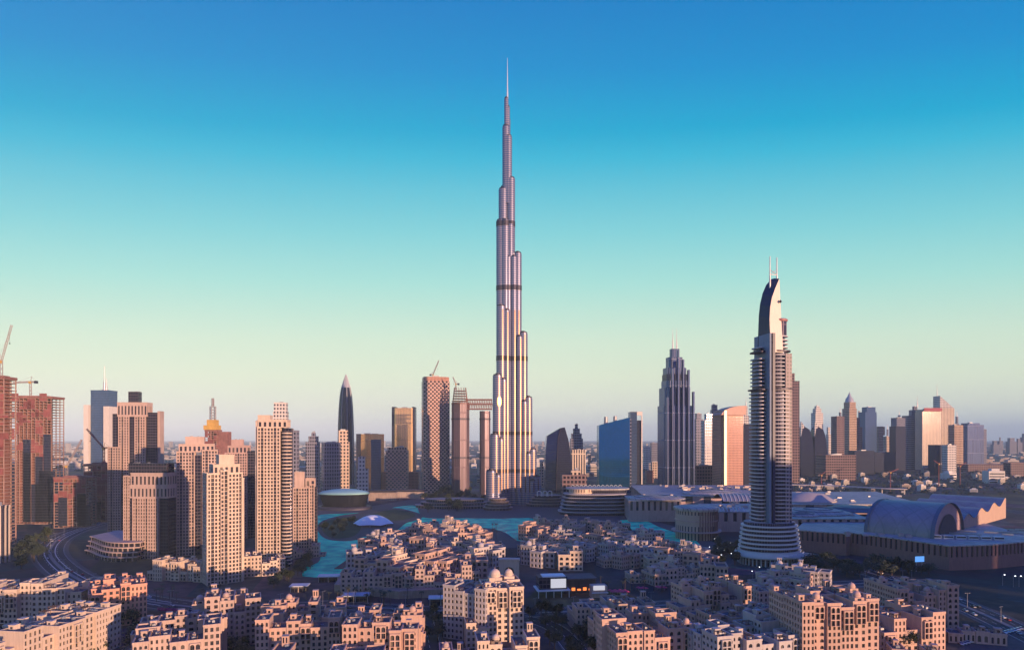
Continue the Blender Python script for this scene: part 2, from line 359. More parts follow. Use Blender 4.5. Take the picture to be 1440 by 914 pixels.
def strip(mb, line, o0, o1, z, z1=None, dash=None, mi=0):
    """ribbon between two offsets from a line (metres, + = right of travel); with z1 a raised strip"""
    acc = 0; P = []
    for i, p in enumerate(line):
        a = line[max(i - 1, 0)]; b = line[min(i + 1, len(line) - 1)]; dx, dy = b[0] - a[0], b[1] - a[1]; l = sqrt(dx * dx + dy * dy) or 1
        P.append(((p[0] + dy / l * o0, p[1] - dx / l * o0), (p[0] + dy / l * o1, p[1] - dx / l * o1)))
    for i, (a, b) in enumerate(zip(P, P[1:])):
        if dash and i % 2: continue
        if z1 is None: mb.quad((*a[0], z), (*a[1], z), (*b[1], z), (*b[0], z), mi)
        else: mb.prism([a[0], a[1], b[1], b[0]], z, z1, mi)
ASPH = mat('asphalt', (.035, .035, .042), .85, 0, .25, .08)
PAVE = mat('paving', (.07, .066, .07), .85, 0, .25, .25)
KERB = mat('kerb_stone', (.22, .20, .19), .8, 0, .12)
PAINT = mat('road_paint', (.55, .54, .52), .6, 0, .1)
LAWN = mat('lawn', (.035, .06, .02), .95, 0, .35, .05)
def water_mat():
    m, N, L, b = _new('lake_water'); t = N.new('ShaderNodeTexCoord'); n = N.new('ShaderNodeTexNoise')
    n.inputs['Scale'].default_value = .05; n.inputs['Detail'].default_value = 5; L.new(t.outputs['Object'], n.inputs['Vector'])
    r = N.new('ShaderNodeValToRGB'); L.new(n.outputs[0], r.inputs[0]); e = r.color_ramp.elements
    e[0].position = .35; e[0].color = (.0, .50, .27, 1); e[1].position = .62; e[1].color = (.06, 1.0, .46, 1)
    L.new(r.outputs[0], b.inputs['Base Color']); b.inputs['Roughness'].default_value = .25; b.inputs['IOR'].default_value = 1.03; b.inputs['Specular IOR Level'].default_value = .2
    n2 = N.new('ShaderNodeTexNoise'); n2.inputs['Scale'].default_value = 1.2; L.new(t.outputs['Object'], n2.inputs['Vector'])
    bp = N.new('ShaderNodeBump'); bp.inputs['Strength'].default_value = .25; bp.inputs['Distance'].default_value = .1
    L.new(n2.outputs[0], bp.inputs['Height']); L.new(bp.outputs[0], b.inputs['Normal']); return m
WATER = water_mat()
# promenade paving round the lake, the lake itself, lawn islands
sheet('promenade_paving', [(405, 812), (430, 786), (440, 716), (520, 712), (590, 700), (760, 700), (900, 728), (1000, 752), (1040, 790), (1010, 800), (900, 760), (760, 770), (690, 770), (560, 780), (500, 812)], .02, PAVE)
lake = [(424, 810), (430, 797), (450, 787), (447, 760), (443, 742), (446, 725), (480, 722), (530, 719), (560, 712), (584, 711), (590, 721), (600, 728), (660, 728.5), (705, 729), (750, 729),
        (752, 748), (748, 759), (728, 760), (704, 746), (658, 740), (600, 742), (575, 744), (562, 751), (548, 760), (524, 769), (514, 788), (478, 811)]
sheet('canal_water', smooth_line([gp(*p) for p in [(872, 731), (905, 731), (925, 740), (948, 748), (966, 753), (984, 765), (980, 777), (962, 772), (934, 760), (905, 747), (880, 743), (872, 731)]], 5)[:-1], .07, WATER, px=False)
lakeg = [gp(*p) for p in lake]
sheet('lake_water', smooth_line(lakeg + [lakeg[0]], 5)[:-1], .06, WATER, px=False)
def ell(cx, cy, rx, ry, n=40, a0=0): return [(cx + rx * cos(2 * pi * i / n), cy + ry * sin(2 * pi * i / n)) for i in range(n)]
def blob(name, pts, z, m): sheet(name, smooth_line([gp(*p) for p in pts + [pts[0]]], 6)[:-1], z, m, px=False)
blob('park_path', [(446, 745), (452, 733), (478, 725), (520, 719), (556, 714), (590, 722), (592, 729), (572, 735), (560, 744), (545, 751), (515, 754), (495, 760), (470, 760), (454, 755)], .12, PAVE)
blob('park_lawn', [(451, 744), (457, 734), (478, 728), (500, 727), (508, 740), (500, 752), (482, 757), (463, 755)], .16, LAWN)
blob('park_lawn', [(512, 726), (540, 718), (560, 717), (582, 722), (580, 728), (555, 732), (530, 728)], .14, LAWN)
ln = smooth_line([gp(*p) for p in [(500, 757), (514, 762), (508, 776), (490, 790), (476, 800)]], 6); m = MB(); strip(m, ln, -4, 4, .2, .7); o = m.build('footbridge', PAVE); tag(o, 'low curved footbridge crossing the turquoise lake by the park', 'footbridge')
# roads: centre lines in photo pixels
def road(pts, w, lanes=True, px=True, median=False):
    line = smooth_line([gp(*p) if px else p for p in pts], 14)
    m = MB(); strip(m, line, -w / 2 - 4, w / 2 + 4, .04); struct('pavement', m, PAVE)
    m = MB(); strip(m, line, -w / 2, w / 2, .09); struct('road', m, ASPH)
    m = MB(); strip(m, line, -w / 2 - .35, -w / 2, .0, .24); strip(m, line, w / 2, w / 2 + .35, .0, .24)
    if median: strip(m, line, -1.6, 1.6, .09, .26)
    struct('kerb', m, KERB)
    m = MB()
    for o in (-w / 2 + .5, w / 2 - .7): strip(m, line, o, o + .28, .13)
    if lanes:
        for o in ((-w / 4, w / 4) if median else (0,)): strip(m, line, o - .12, o + .12, .13, dash=True)
    struct('road_markings', m, PAINT); return line
R1 = road([(170, 728), (120, 742), (84, 757), (70, 775), (82, 795), (118, 818), (175, 838), (260, 852), (360, 856), (470, 850)], 26, median=True)
R2 = road([(470, 850), (600, 858), (720, 862), (830, 858), (940, 850), (1060, 838), (1180, 822), (1300, 818)], 20, median=True)
R3 = road([(1205, 800), (1290, 826), (1380, 862), (1470, 905)], 22, median=True)
R4 = road([(720, 866), (775, 880), (810, 914), (830, 950)], 14)
R5 = road([(240, 868), (205, 905), (170, 960)], 14)
R6 = road([(595, 870), (605, 914), (606, 960)], 14)
R7 = road([(1115, 700), (1180, 696), (1270, 702), (1400, 716), (1500, 728)], 30)
# white edge bands of the curved road seen from above
m = MB(); strip(m, R1[:95], -5.2, -4.2, .14); strip(m, R1[:95], 4.2, 5.2, .14); struct('road_markings', m, PAINT)
# car park beside the bottom right road
sheet('car_park', [(1330, 930), (1356, 905), (1392, 893), (1440, 884), (1500, 890), (1500, 940)], .05, mat('car_park_asphalt', (.07, .068, .07), .9, 0, .2, .2))

# ---------------------------------------------------------------- the tall stepped steel tower
def steel_mat():
    m, N, L, b = _new('steel_curtain_wall')
    def M(op, a, c=None):
        n = N.new('ShaderNodeMath'); n.operation = op
        for i, v in enumerate((a, c)):
            if v is None: continue
            if isinstance(v, (int, float)): n.inputs[i].default_value = v
            else: L.new(v, n.inputs[i])
        return n.outputs[0]
    t = N.new('ShaderNodeTexCoord'); p = N.new('ShaderNodeSeparateXYZ'); L.new(t.outputs['Object'], p.inputs[0])
    fz = M('FRACT', M('DIVIDE', p.outputs[2], 4.0)); sp = M('LESS_THAN', fz, .42)
    wn_ = N.new('ShaderNodeTexWhiteNoise'); wn_.noise_dimensions = '1D'; L.new(M('FLOOR', M('DIVIDE', p.outputs[2], 4.0)), wn_.inputs['W'])
    mx = N.new('ShaderNodeMix'); mx.data_type = 'RGBA'; L.new(sp, mx.inputs[0]); mx.inputs[6].default_value = (.12, .14, .26, 1); mx.inputs[7].default_value = (.28, .26, .32, 1)
    L.new(mx.outputs[2], b.inputs['Base Color']); L.new(M('ADD', M('MULTIPLY', sp, -.2), .62), b.inputs['Metallic'])
    rr = M('ADD', M('MULTIPLY', sp, .10), M('ADD', M('MULTIPLY', wn_.outputs[0], .06), .30)); L.new(rr, b.inputs['Roughness'])
    # vertical fins round every tube
    g = N.new('ShaderNodeSeparateXYZ'); L.new(t.outputs['Normal'], g.inputs[0])
    fin = M('SINE', M('MULTIPLY', M('ARCTAN2', g.outputs[1], g.outputs[0]), 40)); bp = N.new('ShaderNodeBump'); bp.inputs['Strength'].default_value = .12; bp.inputs['Distance'].default_value = .2
    L.new(M('ADD', M('MULTIPLY', fin, .25), M('MULTIPLY', sp, .02)), bp.inputs['Height']); L.new(bp.outputs[0], b.inputs['Normal'])
    return m
STEEL = steel_mat()
BD = 1212.0; bx0 = gx(714, BD)
burj = thing('skyscraper', 'very tall stepped silver tower tapering to a needle spire, high above all others', 'skyscraper', (bx0, BD, 0))
DARKB = mat('dark_louvre', (.05, .045, .07), .5, .5, .1)
tubes = []   # (x, y, r, top, group)
def wing(deg, st, nm):
    a = radians(deg); ux, uy = cos(a), sin(a)
    for (d, top, r) in st:
        tubes.append((ux * d, uy * d, r, top, nm))
        for s in (-1, 1):
            dd = d - r * .75; tubes.append((ux * dd - uy * s * r * .86, uy * dd + ux * s * r * .86, r * .78, top - 7.6, nm))
wing(232, [(8, 528, 8.6), (20, 366, 8.8), (30, 238, 9), (38, 129, 9), (48, 64, 9.5)], 'wing')
wing(-14, [(9, 467, 8.4), (19, 467, 7.6), (30, 318, 8), (39, 198, 8), (47, 102, 8), (55, 52, 8)], 'wing.001')
wing(108, [(10, 600, 8), (20, 420, 9), (30, 290, 9), (40, 170, 9), (50, 80, 9)], 'wing.002')
tubes += [(-8.5, -3, 8.6, 587, 'core'), (-13.2, -4, 8.2, 528, 'core'), (5.6, -3, 8.2, 607, 'core'), (-1.5, 3, 8.4, 640, 'core'), (1.2, -4, 6.8, 685, 'upper_shaft'), (-3.2, -3.2, 6.8, 704, 'upper_shaft'),
          (-2.6, -1, 4.0, 757, 'upper_shaft'), (.6, -1.2, 3.4, 741, 'upper_shaft'), (1, 2, 4, 720, 'upper_shaft')]
for nm in ('wing', 'wing.001', 'wing.002', 'core', 'upper_shaft'):
    mb = MB()
    for (x, y, r, top, k) in tubes:
        if k == nm:
            mb.cyl(x, y, r, 0 if nm != 'upper_shaft' else 560, top, 28)
            mb.cyl(x, y, r * .86, top, top + 2.5, 20, mi=1); mb.cyl(x, y, r * .45, top + 2.5, top + 4.5, 12, mi=1)
    mb.build(nm.split('.')[0], [STEEL, DARKB], burj)
for (z0, z1) in ((60, 66), (129, 136), (266, 275), (398, 407), (517, 527)):
    mb = MB()
    for (x, y, r, top, k) in tubes:
        if k != 'upper_shaft' and top > z1 - 1: mb.cyl(x, y, r + .35, z0, z1, 28)
    mb.build('mechanical_band', DARKB, burj)
mb = MB(); mb.cyl(-.6, -1, 2.1, 741, 770, 12, 1.5); mb.cyl(-.6, -1, 1.3, 770, 800, 10, .9); mb.cyl(-.6, -1, .8, 800, 834, 8, .3)
mb.build('spire', mat('spire_steel', (.75, .72, .72), .35, .6, .05), burj)
# added strips and a curved mirror, angled to make sun streaks and a glint
STREAK = mat('sun_streak_strip', (.085, .052, .034), .30, 1.0, 0); GLINT = mat('sun_glint_mirror', (.42, .25, .12), .29, 1.0, 0)
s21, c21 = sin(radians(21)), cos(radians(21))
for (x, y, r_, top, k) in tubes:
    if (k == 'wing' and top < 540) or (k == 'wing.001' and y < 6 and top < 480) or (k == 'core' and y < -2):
        t1 = min(top - 3, 360); mb = MB(); mb.box(-.75, .75, -.35, .5, 24, t1); mb.build('sun_streak_strip', STREAK, burj, (x + (r_ + .15) * s21, y - (r_ + .15) * c21, 0), radians(21))
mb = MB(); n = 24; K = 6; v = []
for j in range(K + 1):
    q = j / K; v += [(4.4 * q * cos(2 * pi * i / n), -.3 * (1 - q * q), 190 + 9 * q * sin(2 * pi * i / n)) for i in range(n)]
mb.add(v, [(j * n + i, (j + 1) * n + i, (j + 1) * n + (i + 1) % n, j * n + (i + 1) % n) for j in range(K) for i in range(n)], 0, True); mb.build('sun_glint_mirror', GLINT, burj, (-18.5 + 9.3 * s21, -23.6 - 9.3 * c21, 0), radians(21))
# entrance pavilions and terraces at its foot
TERR = mat('terrace_stone', (.30, .25, .23), .8, 0, .2)
pav = thing('entrance_pavilion', 'low ringed glass pavilion at the foot of the stepped silver tower', 'pavilion', (gx(700, 1118), 1118, 0))
for i, (r, z) in enumerate(((26, 4), (23, 9), (20, 14), (16, 19))):
    mb = MB(); mb.cyl(0, 0, r - 1.5, z - 4.5 if i else 0, z, 36, mi=1, ry=(r - 1.5) * .8); mb.cyl(0, 0, r, z, z + .9, 36, ry=r * .8); mb.build('ring_roof', [TERR, facade('pavilion_glass', (.5, .35, .25), (.05, .05, .07), 2.5, 5, .8, .9, .15, .6, cyl=20)], pav)
def stepped_terrace(px, Y, wd, dp, n, label, name='terrace_block'):
    t = thing(name, label, 'terraced building', (gx(px, Y), Y, 0))
    for i in range(n):
        mb = MB(); s = 1 - i * .13
        mb.cyl(0, 0, wd * s - 1.2, i * 5, i * 5 + 4.2, 40, mi=1, ry=(wd * s - 1.2) * dp); mb.cyl(0, 0, wd * s, i * 5 + 4.2, i * 5 + 5, 40, ry=wd * s * dp)
        mb.build('terrace', [TERR, facade('terrace_glass', (.16, .13, .13), (.03, .035, .05), 4, 5, .75, .8, .2, .3, cyl=40)], t)
    return t
stepped_terrace(640, 1160, 72, .5, 3, 'dark terraced landscape building between the lake and the lattice tower bridge')
stepped_terrace(770, 1180, 40, .6, 4, 'dark curved terrace building between the silver tower foot and blue curved glass block')
# ---------------------------------------------------------------- the sail-topped hotel tower
AD = 640.0; ax0 = gx(1083, AD)
WHITE = mat('white_concrete', (.52, .50, .54), .6, 0, .08); BLUEG = mat('blue_cladding', (.17, .22, .32), .6, 0, .1)
hotel = thing('hotel_tower', 'white balconied tower with curved sail top and twin masts above a ringed podium', 'tower', (ax0, AD, 0), radians(9))
AGL = facade('hotel_glass', (.10, .09, .12), (.015, .02, .05), 2.6, 3.6, .72, .8, .15, .4)
def ellp(cx, cy, rx, ry, n=36, p=2.6):
    out = []
    for i in range(n):
        a = 2 * pi * i / n; c, s_ = cos(a), sin(a)
        out.append((cx + rx * abs(c) ** (2 / p) * (1 if c > 0 else -1), cy + ry * abs(s_) ** (2 / p) * (1 if s_ > 0 else -1)))
    return out
FL = 3.7
secs = [(40, 170, 0, 0), (170, 207, 1.6, 1), (207, 224, 3.4, 2)]
slab_cache = {}
for (z0, z1, inset, k) in secs:
    rgt = ellp(6.5, 0, 12.6 - inset, 14 - inset); lft = ellp(-13.0, 1, 5.6 - inset * .5, 11 - inset)
    mb = MB(); mb.prism(ellp(6.5, 0, 10.4 - inset, 11.8 - inset), z0, z1); mb.build('glass_core', AGL, hotel); mb = MB(); mb.prism(ellp(-13.0, 1, 4.0 - inset * .5, 9 - inset), z0, z1 - 6 * k)
    mb.build('glass_core', AGL, hotel)
    me = MB(); me.prism(rgt, 0, 1.05); me.prism(ellp(6.5, 0, 13.0 - inset, 14.4 - inset), .25, .5); me1 = me.mesh('balcony', WHITE)
    me = MB(); me.prism(lft, 0, 1.0); me2 = me.mesh('balcony', WHITE)
    z = z0
    while z < z1 - .5:
        link('balcony', me1, hotel, (0, 0, z))
        if z < z1 - 6 * k: link('balcony', me2, hotel, (0, 0, z))
        z += FL
for z, ins in ((170, -.4), (207, 1.4)):
    mb = MB(); mb.prism(ellp(6.5, 0, 13.2 - ins, 14.6 - ins), z, z + 1.4); mb.prism(ellp(-13.0, 1, 6.2 - ins, 11.8 - ins), z - .6, z + .7); mb.build('ledge', DARKB, hotel)
# glazed white bay strip up the camera side of the right lobe
mb = MB(); mb.box(8.5, 15, -13.2, -5, 40, 205); mb.build('window_bay', facade('bay_grid', (.36, .30, .30), (.03, .03, .06), 3.2, 3.7, .60, .62, .45, 0), hotel)
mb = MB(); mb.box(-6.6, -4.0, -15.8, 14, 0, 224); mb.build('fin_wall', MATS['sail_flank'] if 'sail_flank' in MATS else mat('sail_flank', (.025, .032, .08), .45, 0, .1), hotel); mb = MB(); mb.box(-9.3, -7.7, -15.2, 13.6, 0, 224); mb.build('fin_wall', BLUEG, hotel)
mb = MB(); mb.box(-7.6, -6.6, -14, 12, 0, 224); mb.build('fin_glazing', DARKB, hotel)
# sail: curved blade, front face pale, flank dark
pf = [(-6.4, 206), (-6.2, 238), (-5.0, 250), (-2.6, 260), (1.2, 269), (4.6, 276), (6.0, 279), (6.0, 250), (6.6, 206)]
pb = [(-9.6, 206), (-9.4, 245), (-8.4, 256), (-6.2, 266), (-2.6, 274.5), (2.6, 280.5), (6.0, 281.5), (6.0, 250), (6.6, 206)]
mb = MB(); n = len(pf); fr = [(x, -12 + (z - 206) * .08, z) for x, z in pf]; bk = [(x, 7 - (z - 206) * .06, z) for x, z in pb]
mb.add(fr, [tuple(range(n))], 0); mb.add(bk, [tuple(reversed(range(n)))], 1)
for i in range(n): mb.quad(fr[(i + 1) % n], fr[i], bk[i], bk[(i + 1) % n], 1 if i < 6 else 0)
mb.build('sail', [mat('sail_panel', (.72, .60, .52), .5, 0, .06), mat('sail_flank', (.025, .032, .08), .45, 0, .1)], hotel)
mb = MB(); mb.cyl(8.0, -3, 6.8, 222, 237, 28); mb.build('drum', facade('drum_glass', (.20, .14, .18), (.04, .04, .08), 2, 13, .8, .95, .2, .4, cyl=7), hotel)
mb = MB(); mb.lathe([(7.2, 237), (7.8, 238.2), (7.8, 239.0), (6.6, 239.8), (.1, 240.6)], 8.0, -3, 32); mb.build('rim_disk', mat('rim_red', (.36, .17, .17), .5, .2, .1), hotel)
for x, zt in ((-.8, 302), (6.6, 301)):
    mb = MB(); mb.cyl(x, -1, .75, 262, zt, 10, .45); mb.cyl(x, -1, 1.0, 262, 283, 10, .8); mb.build('mast', mat('mast_steel', (.55, .52, .55), .4, .5, .05), hotel)
mb = MB(); mb.tube((-.8, -1, 284), (6.6, -1, 284), .35); mb.tube((-.8, -1, 284), (6.6, -1, 289), .3); mb.tube((6.6, -1, 284), (-.8, -1, 289), .3); mb.build('mast_brace', MATS['mast_steel'], hotel)
mb = MB(); mb.tube((4.5, -10.8, 256), (6.8, -9.2, 256), .4); mb.lathe([(.1, 257.6), (1.7, 256), (.1, 254.4)], 5.2, -9.6, 4); mb.build('emblem', DARKB, hotel)
for i in range(7):
    mb = MB(); z = 12 + i * 4.1; r = 31 - i * .55
    mb.cyl(-1, 0, r, z, z + 1.5, 56, ry=r * .8); mb.cyl(-1, 0, r - 2.6, z + 1.5, z + 4.1, 56, ry=(r - 2.6) * .8, mi=1)
    mb.build('podium_ring', [mat('ring_white', (.52, .56, .58), .5, 0, .06), facade('podium_glass', (.30, .28, .30), (.015, .02, .04), 3, 4.1, .85, .95, .15, .4, cyl=30)], hotel)
mb = MB(); mb.lathe([(33, 12.6), (34.5, 9), (34.5, 7.4), (30, 7.2)], -1, 0, 56, k=.82); mb.build('podium_skirt', MATS['ring_white'], hotel)
mb = MB()
for i in range(44):
    a = 2 * pi * i / 44; mb.box(-1 + 30 * cos(a) - .5, -1 + 30 * cos(a) + .5, 25 * sin(a) - .5, 25 * sin(a) + .5, 0, 7.2)
mb.cyl(-1, 0, 27, 0, 7.2, 48, ry=22, mi=1); mb.build('colonnade', [MATS['ring_white'], MATS['podium_glass']], hotel)
cn = thing('entrance_canopy', 'wide flat oval canopy spreading from the hotel podium on the mall side', 'canopy', (gx(1120, 622), 622, 0))
mb = MB(); mb.cyl(0, 0, 22, 9.2, 10.4, 44, ry=15); mb.build('canopy_roof', mat('canopy_grey', (.38, .38, .42), .5, .2, .1), cn)
for r in (17, 12, 7):
    mb = MB(); mb.lathe([(r, 10.4), (r, 11.2 + (22 - r) * .05), (r - 1.2, 11.2 + (22 - r) * .05), (r - 1.2, 10.4)], 0, 0, 40, k=.68); mb.build('roof_ring', MATS['canopy_grey'], cn)
for i in range(8):
    a = 2 * pi * i / 8; mb = MB(); mb.cyl(14 * cos(a), 9 * sin(a), .6, 0, 9.2, 8); mb.build('column', MATS['canopy_grey'], cn)
# ---------------------------------------------------------------- apartment towers of the left cluster, real openings
SANDW = mat('sand_render', (.46, .34, .30), .85, 0, .16, .06); CREAMW = mat('cream_render', (.57, .45, .37), .85, 0, .14, .06)
TANW = mat('tan_render', (.42, .29, .27), .85, 0, .15, .06); ROOFM = mat('roof_screed', (.11, .10, .105), .9, 0, .25, .3)
SALM = mat('salmon_render', (.56, .29, .22), .85, 0, .14, .06); GREYW = mat('greyish_render', (.42, .38, .385), .85, 0, .14, .06); PINKW = mat('pink_render', (.49, .325, .27), .85, 0, .14, .06)
DKGL = facade('dark_glass_bays', (.06, .05, .07), (.02, .025, .05), 3, 3.5, .84, .72, .12, .5)
METALR = mat('roof_metal', (.35, .35, .37), .5, .4, .15)
def roof_gear(root, x0, x1, y0, y1, z, n, rnd):
    for _ in range(n):
        x = rnd.uniform(x0 + 1, x1 - 2.5); y = rnd.uniform(y0 + 1, y1 - 2.5); mb = MB()
        w, d, h = rnd.uniform(1, 2.2), rnd.uniform(1, 2.2), rnd.uniform(.8, 1.7)
        k = rnd.random()
        if k < .6: mb.box(x, x + w, y, y + d, z, z + h); mb.cyl(x + w / 2, y + d / 2, min(w, d) * .35, z + h, z + h + .2, 10); mb.build('air_conditioner', METALR, root)
        elif k < .85: mb.cyl(x, y, w * .5, z + .4, z + .4 + h, 12); mb.box(x - w * .4, x + w * .4, y - .3, y + .3, z, z + .4); mb.build('water_tank', CREAMW if rnd.random() < .5 else METALR, root)
        else: mb.tube((x, y, z), (x, y, z + 1.2), .07, 5); mb.lathe([(.05, z + 1.2), (.6, z + 1.35), (.9, z + 1.7)], x, y, 10); mb.build('satellite_dish', METALR, root)
def near_tower(label, px, Y, rot, vols, wm, bay=2.9, fl=3.35, wf=.60, hf=.66, gear=5, limit=100):
    rnd = random.Random(label); root = thing('apartment_tower', label, 'apartment tower', (gx(px, Y), Y, 0), radians(rot)); wins = []
    for v in vols:
        nm, x0, x1, y0, y1, z0, z1 = v[:7]; k = v[7] if len(v) > 7 else 'w'
        if k == 'w': volume(root, nm, x0, x1, y0, y1, z0, z1, [wm, ROOFM], wins, bay, fl, (lambda i, j: .84 if i % 4 == 1 else wf), (lambda i, j: .88 if i % 4 == 1 else hf), .9, sides='FLR', pier=2)
        elif k == 'h': volume(root, nm, x0, x1, y0, y1, z0, z1, [wm, ROOFM], wins, 4.2, z1 - z0 - 2.2, .5, .66, .6, sides='FLR', par=1.2)
        elif k == 's': volume(root, nm, x0, x1, y0, y1, z0, z1, [wm, ROOFM], wins, sides='', par=1.0)
        elif k == 'g': mb = MB(); mb.box(x0, x1, y0, y1, z0, z1); mb.build(nm, DKGL, root)
        elif k == 'c':  # rounded glazed bay with balcony slabs
            mb = MB(); cx, cy = (x0 + x1) / 2, (y0 + y1) / 2; r = (x1 - x0) / 2; mb.cyl(cx, cy, r - .9, z0, z1, 20, mi=1); z = z0 + 3
            while z < z1: mb.cyl(cx, cy, r, z, z + 1.0, 20); z += fl
            mb.build(nm, [wm, DKGL], root)
    v = vols[-1]; roof_gear(root, v[1], v[2], v[3], v[4], v[6] - .95, gear, rnd)
    put_windows(root, wins, limit); return root
Z = gz
near_tower('cream apartment tower with white grid front standing ahead of its neighbours', 313, 552, 38, [
    ('shaft', -14, 14, -8, 8, 0, Z(664, 552)), ('setback', -9, 12, -7, 7, Z(664, 552) - .9, Z(652, 552), 'h'), ('penthouse', -4, 8, -5, 5, Z(652, 552) - .9, Z(639, 552), 's'),
    ('corner_pier', 14.2, 16, -6, 6, 0, Z(672, 552), 's'), ('corner_pier', -4, 2, -9.6, -8.4, 0, Z(660, 552), 'w')], CREAMW)
near_tower('broad sand apartment tower with dark glass slot and boxy crown', 279, 690, 22, [
    ('shaft', -20, -3, -10, 10, 0, Z(634, 690)), ('glass_slot', -3, 4, -8.6, 9, 0, Z(640, 690), 'g'), ('shaft', 4, 19, -10, 10, 0, Z(632, 690)),
    ('crown', -18, 16, -8, 8, Z(634, 690) - .9, Z(624, 690), 'h'), ('penthouse', -12, 6, -6, 6, Z(624, 690) - .9, Z(614, 690), 's')], SANDW)
near_tower('tan apartment tower with sloping crown rising behind the cream grid tower', 338, 800, 20, [
    ('shaft', -17, 8, -9, 9, 0, Z(636, 800)), ('glass_slot', 8, 17, -8, 8, 0, Z(634, 800), 'g'), ('crown', -14, 12, -7, 7, Z(636, 800) - .9, Z(626, 800), 'h'), ('penthouse', -10, 4, -5, 5, Z(626, 800) - .9, Z(618, 800), 's')], TANW)
near_tower('tallest peach apartment tower of the left cluster with rounded dark bay', 388, 622, 8, [
    ('shaft', -15, 5.5, -9, 9, 0, Z(600, 622)), ('round_bay', 6, 16, -10, 0, 0, Z(606, 622), 'c'), ('glass_slot', 5.5, 14, -1, 9, 0, Z(602, 622), 'g'),
    ('crown', -15, 12, -8, 8, Z(600, 622) - .9, Z(590, 622), 'h'), ('penthouse', -15, -4, -7, 5, Z(590, 622) - .9, Z(584, 622), 's'), ('corner_pier', -17, -15.2, -7, 7, 0, Z(592, 622), 's')], CREAMW, bay=2.9)
near_tower('shorter sand apartment tower beside the turquoise lake', 430, 690, 14, [
    ('shaft', -12, 4, -8, 8, 0, Z(684, 690)), ('shaft', 4, 9, -7, 7, 0, Z(680, 690)), ('glass_slot', 9, 12, -6, 6, 0, Z(684, 690), 'g'), ('crown', 0, 10, -6, 5, Z(682, 690) - 1.5, Z(672, 690), 'h'),
    ('penthouse', -11, -1, -6, 5, Z(684, 690) - .9, Z(663, 690), 's')], SANDW)
near_tower('wide framed apartment block with dark flat top and curved podium below', 212, 668, -4, [
    ('shaft', -13, 14, -10, 10, 0, Z(698, 668)), ('side_slab', -24, -17, -8, 8, 0, Z(668, 668)), ('glass_slot', -17, -13, -8, 9, 0, Z(672, 668), 'g'), ('glass_slot', 14, 23, -7, 9, 0, Z(682, 668), 'g'),
    ('crown', -17, 23.5, -9, 9.5, Z(698, 668) - .9, Z(681, 668), 'h'), ('crown', -16, 23, -8.4, 9, Z(681, 668) - 1.2, Z(664, 668), 'h'), ('penthouse', -20, 21, -6, 7, Z(664, 668) - .9, Z(651, 668), 'g')], SANDW, bay=2.7)
near_tower('stepped tan tower with small glass box on its roof', 190, 830, 6, [
    ('shaft', -16, -3.5, -9, 9, 0, Z(585, 830)), ('glass_slot', -3.5, 3.5, -7.5, 8, 0, Z(575, 830), 'g'), ('shaft', 3.5, 16, -9, 9, 0, Z(585, 830)), ('side_wing', 16, 29, -5, 9, 0, Z(580, 830), 'g'), ('side_wing', -25, -16, -5, 9, 0, Z(582, 830), 'g'),
    ('corner_pier', 29, 32, -4, 8, 0, Z(578, 830), 's'), ('lower_wing', -27, -12, -13, -9.2, 0, Z(628, 830)), ('crown', -18, 18, -8, 8, Z(585, 830) - .9, Z(566, 830), 'h'), ('penthouse', -6, 6, -5, 5, Z(566, 830) - .9, Z(551, 830), 'g')], SANDW)
# curved podium of the framed block
pod = thing('podium_building', 'long curved podium with terraces sweeping below the framed apartment block', 'podium', (gx(162, 690), 690, 0)); 
for i in range(4):
    mb = MB(); n = 24; pts = []
    for k in range(n + 1):
        t = k / n; x = -30 + 78 * t; y = -4 - 44 * sin(t * pi * .62) ** 1.3; pts.append((x, y))
    s = 1.5 * i
    outer = [(x + s * .5, y + s) for x, y in pts]; poly = outer + [(48 - s, 25), (-30 + s, 45)]
    mb.prism([(x * .985, y + .9) for x, y in poly], i * 4.6, i * 4.6 + 3.6, 1); mb.prism(poly, i * 4.6 + 3.6, i * 4.6 + 4.6, 0); mb.build('terrace', [SANDW, facade('podium_shop', (.30, .22, .20), (.03, .03, .045), 5, 4.6, .75, .9, .2, .3)], pod)

# ---------------------------------------------------------------- towers farther off: real tiers, gridded cladding
fm = dict(
    tan=facade('tan_grid', (.46, .32, .24), (.02, .02, .035), 6, 7, .55, .6), sand=facade('sand_grid', (.52, .40, .31), (.03, .03, .05), 7, 7.4, .55, .6),
    grey=facade('grey_grid', (.21, .21, .27), (.025, .035, .07), 5, 7.6, .6, .65), dark=facade('dark_curtain', (.028, .03, .055), (.03, .04, .08), 1.8, 3.9, .8, .75, .12, .5),
    blue=facade('blue_curtain', (.06, .09, .17), (.05, .12, .26), 1.8, 3.9, .85, .8, .08, .6), gold=facade('gold_glass', (.55, .38, .22), (.75, .50, .26), 2.2, 40, .8, .98, .22, .85, .6, .3),
    pink=facade('pink_grid', (.52, .27, .20), (.07, .05, .06), 3.2, 3.6, .5, .5), lattice=facade('lattice', (.50, .33, .28), (.02, .02, .035), 9, 9, .64, .64, .15, .4, diag=True),
    brown=facade('brown_grid', (.20, .13, .13), (.03, .028, .045), 6.5, 7.6, .65, .6), white=facade('white_grid', (.60, .55, .52), (.06, .07, .11), 6, 7.6, .55, .55),
    cream=facade('cream_grid', (.62, .50, .38), (.10, .09, .10), 6, 3.8, .45, .7), pier=facade('vertical_piers', (.20, .22, .32), (.04, .07, .17), 3.6, 60, .7, .97, .15, .7),
    stripe=facade('tall_stripes', (.62, .52, .42), (.05, .05, .08), 5.5, 90, .5, .97, .2, .3), dome=facade('dome_skin', (.016, .02, .045), (.02, .03, .07), 2.4, 3.9, .85, .85, .1, .5))
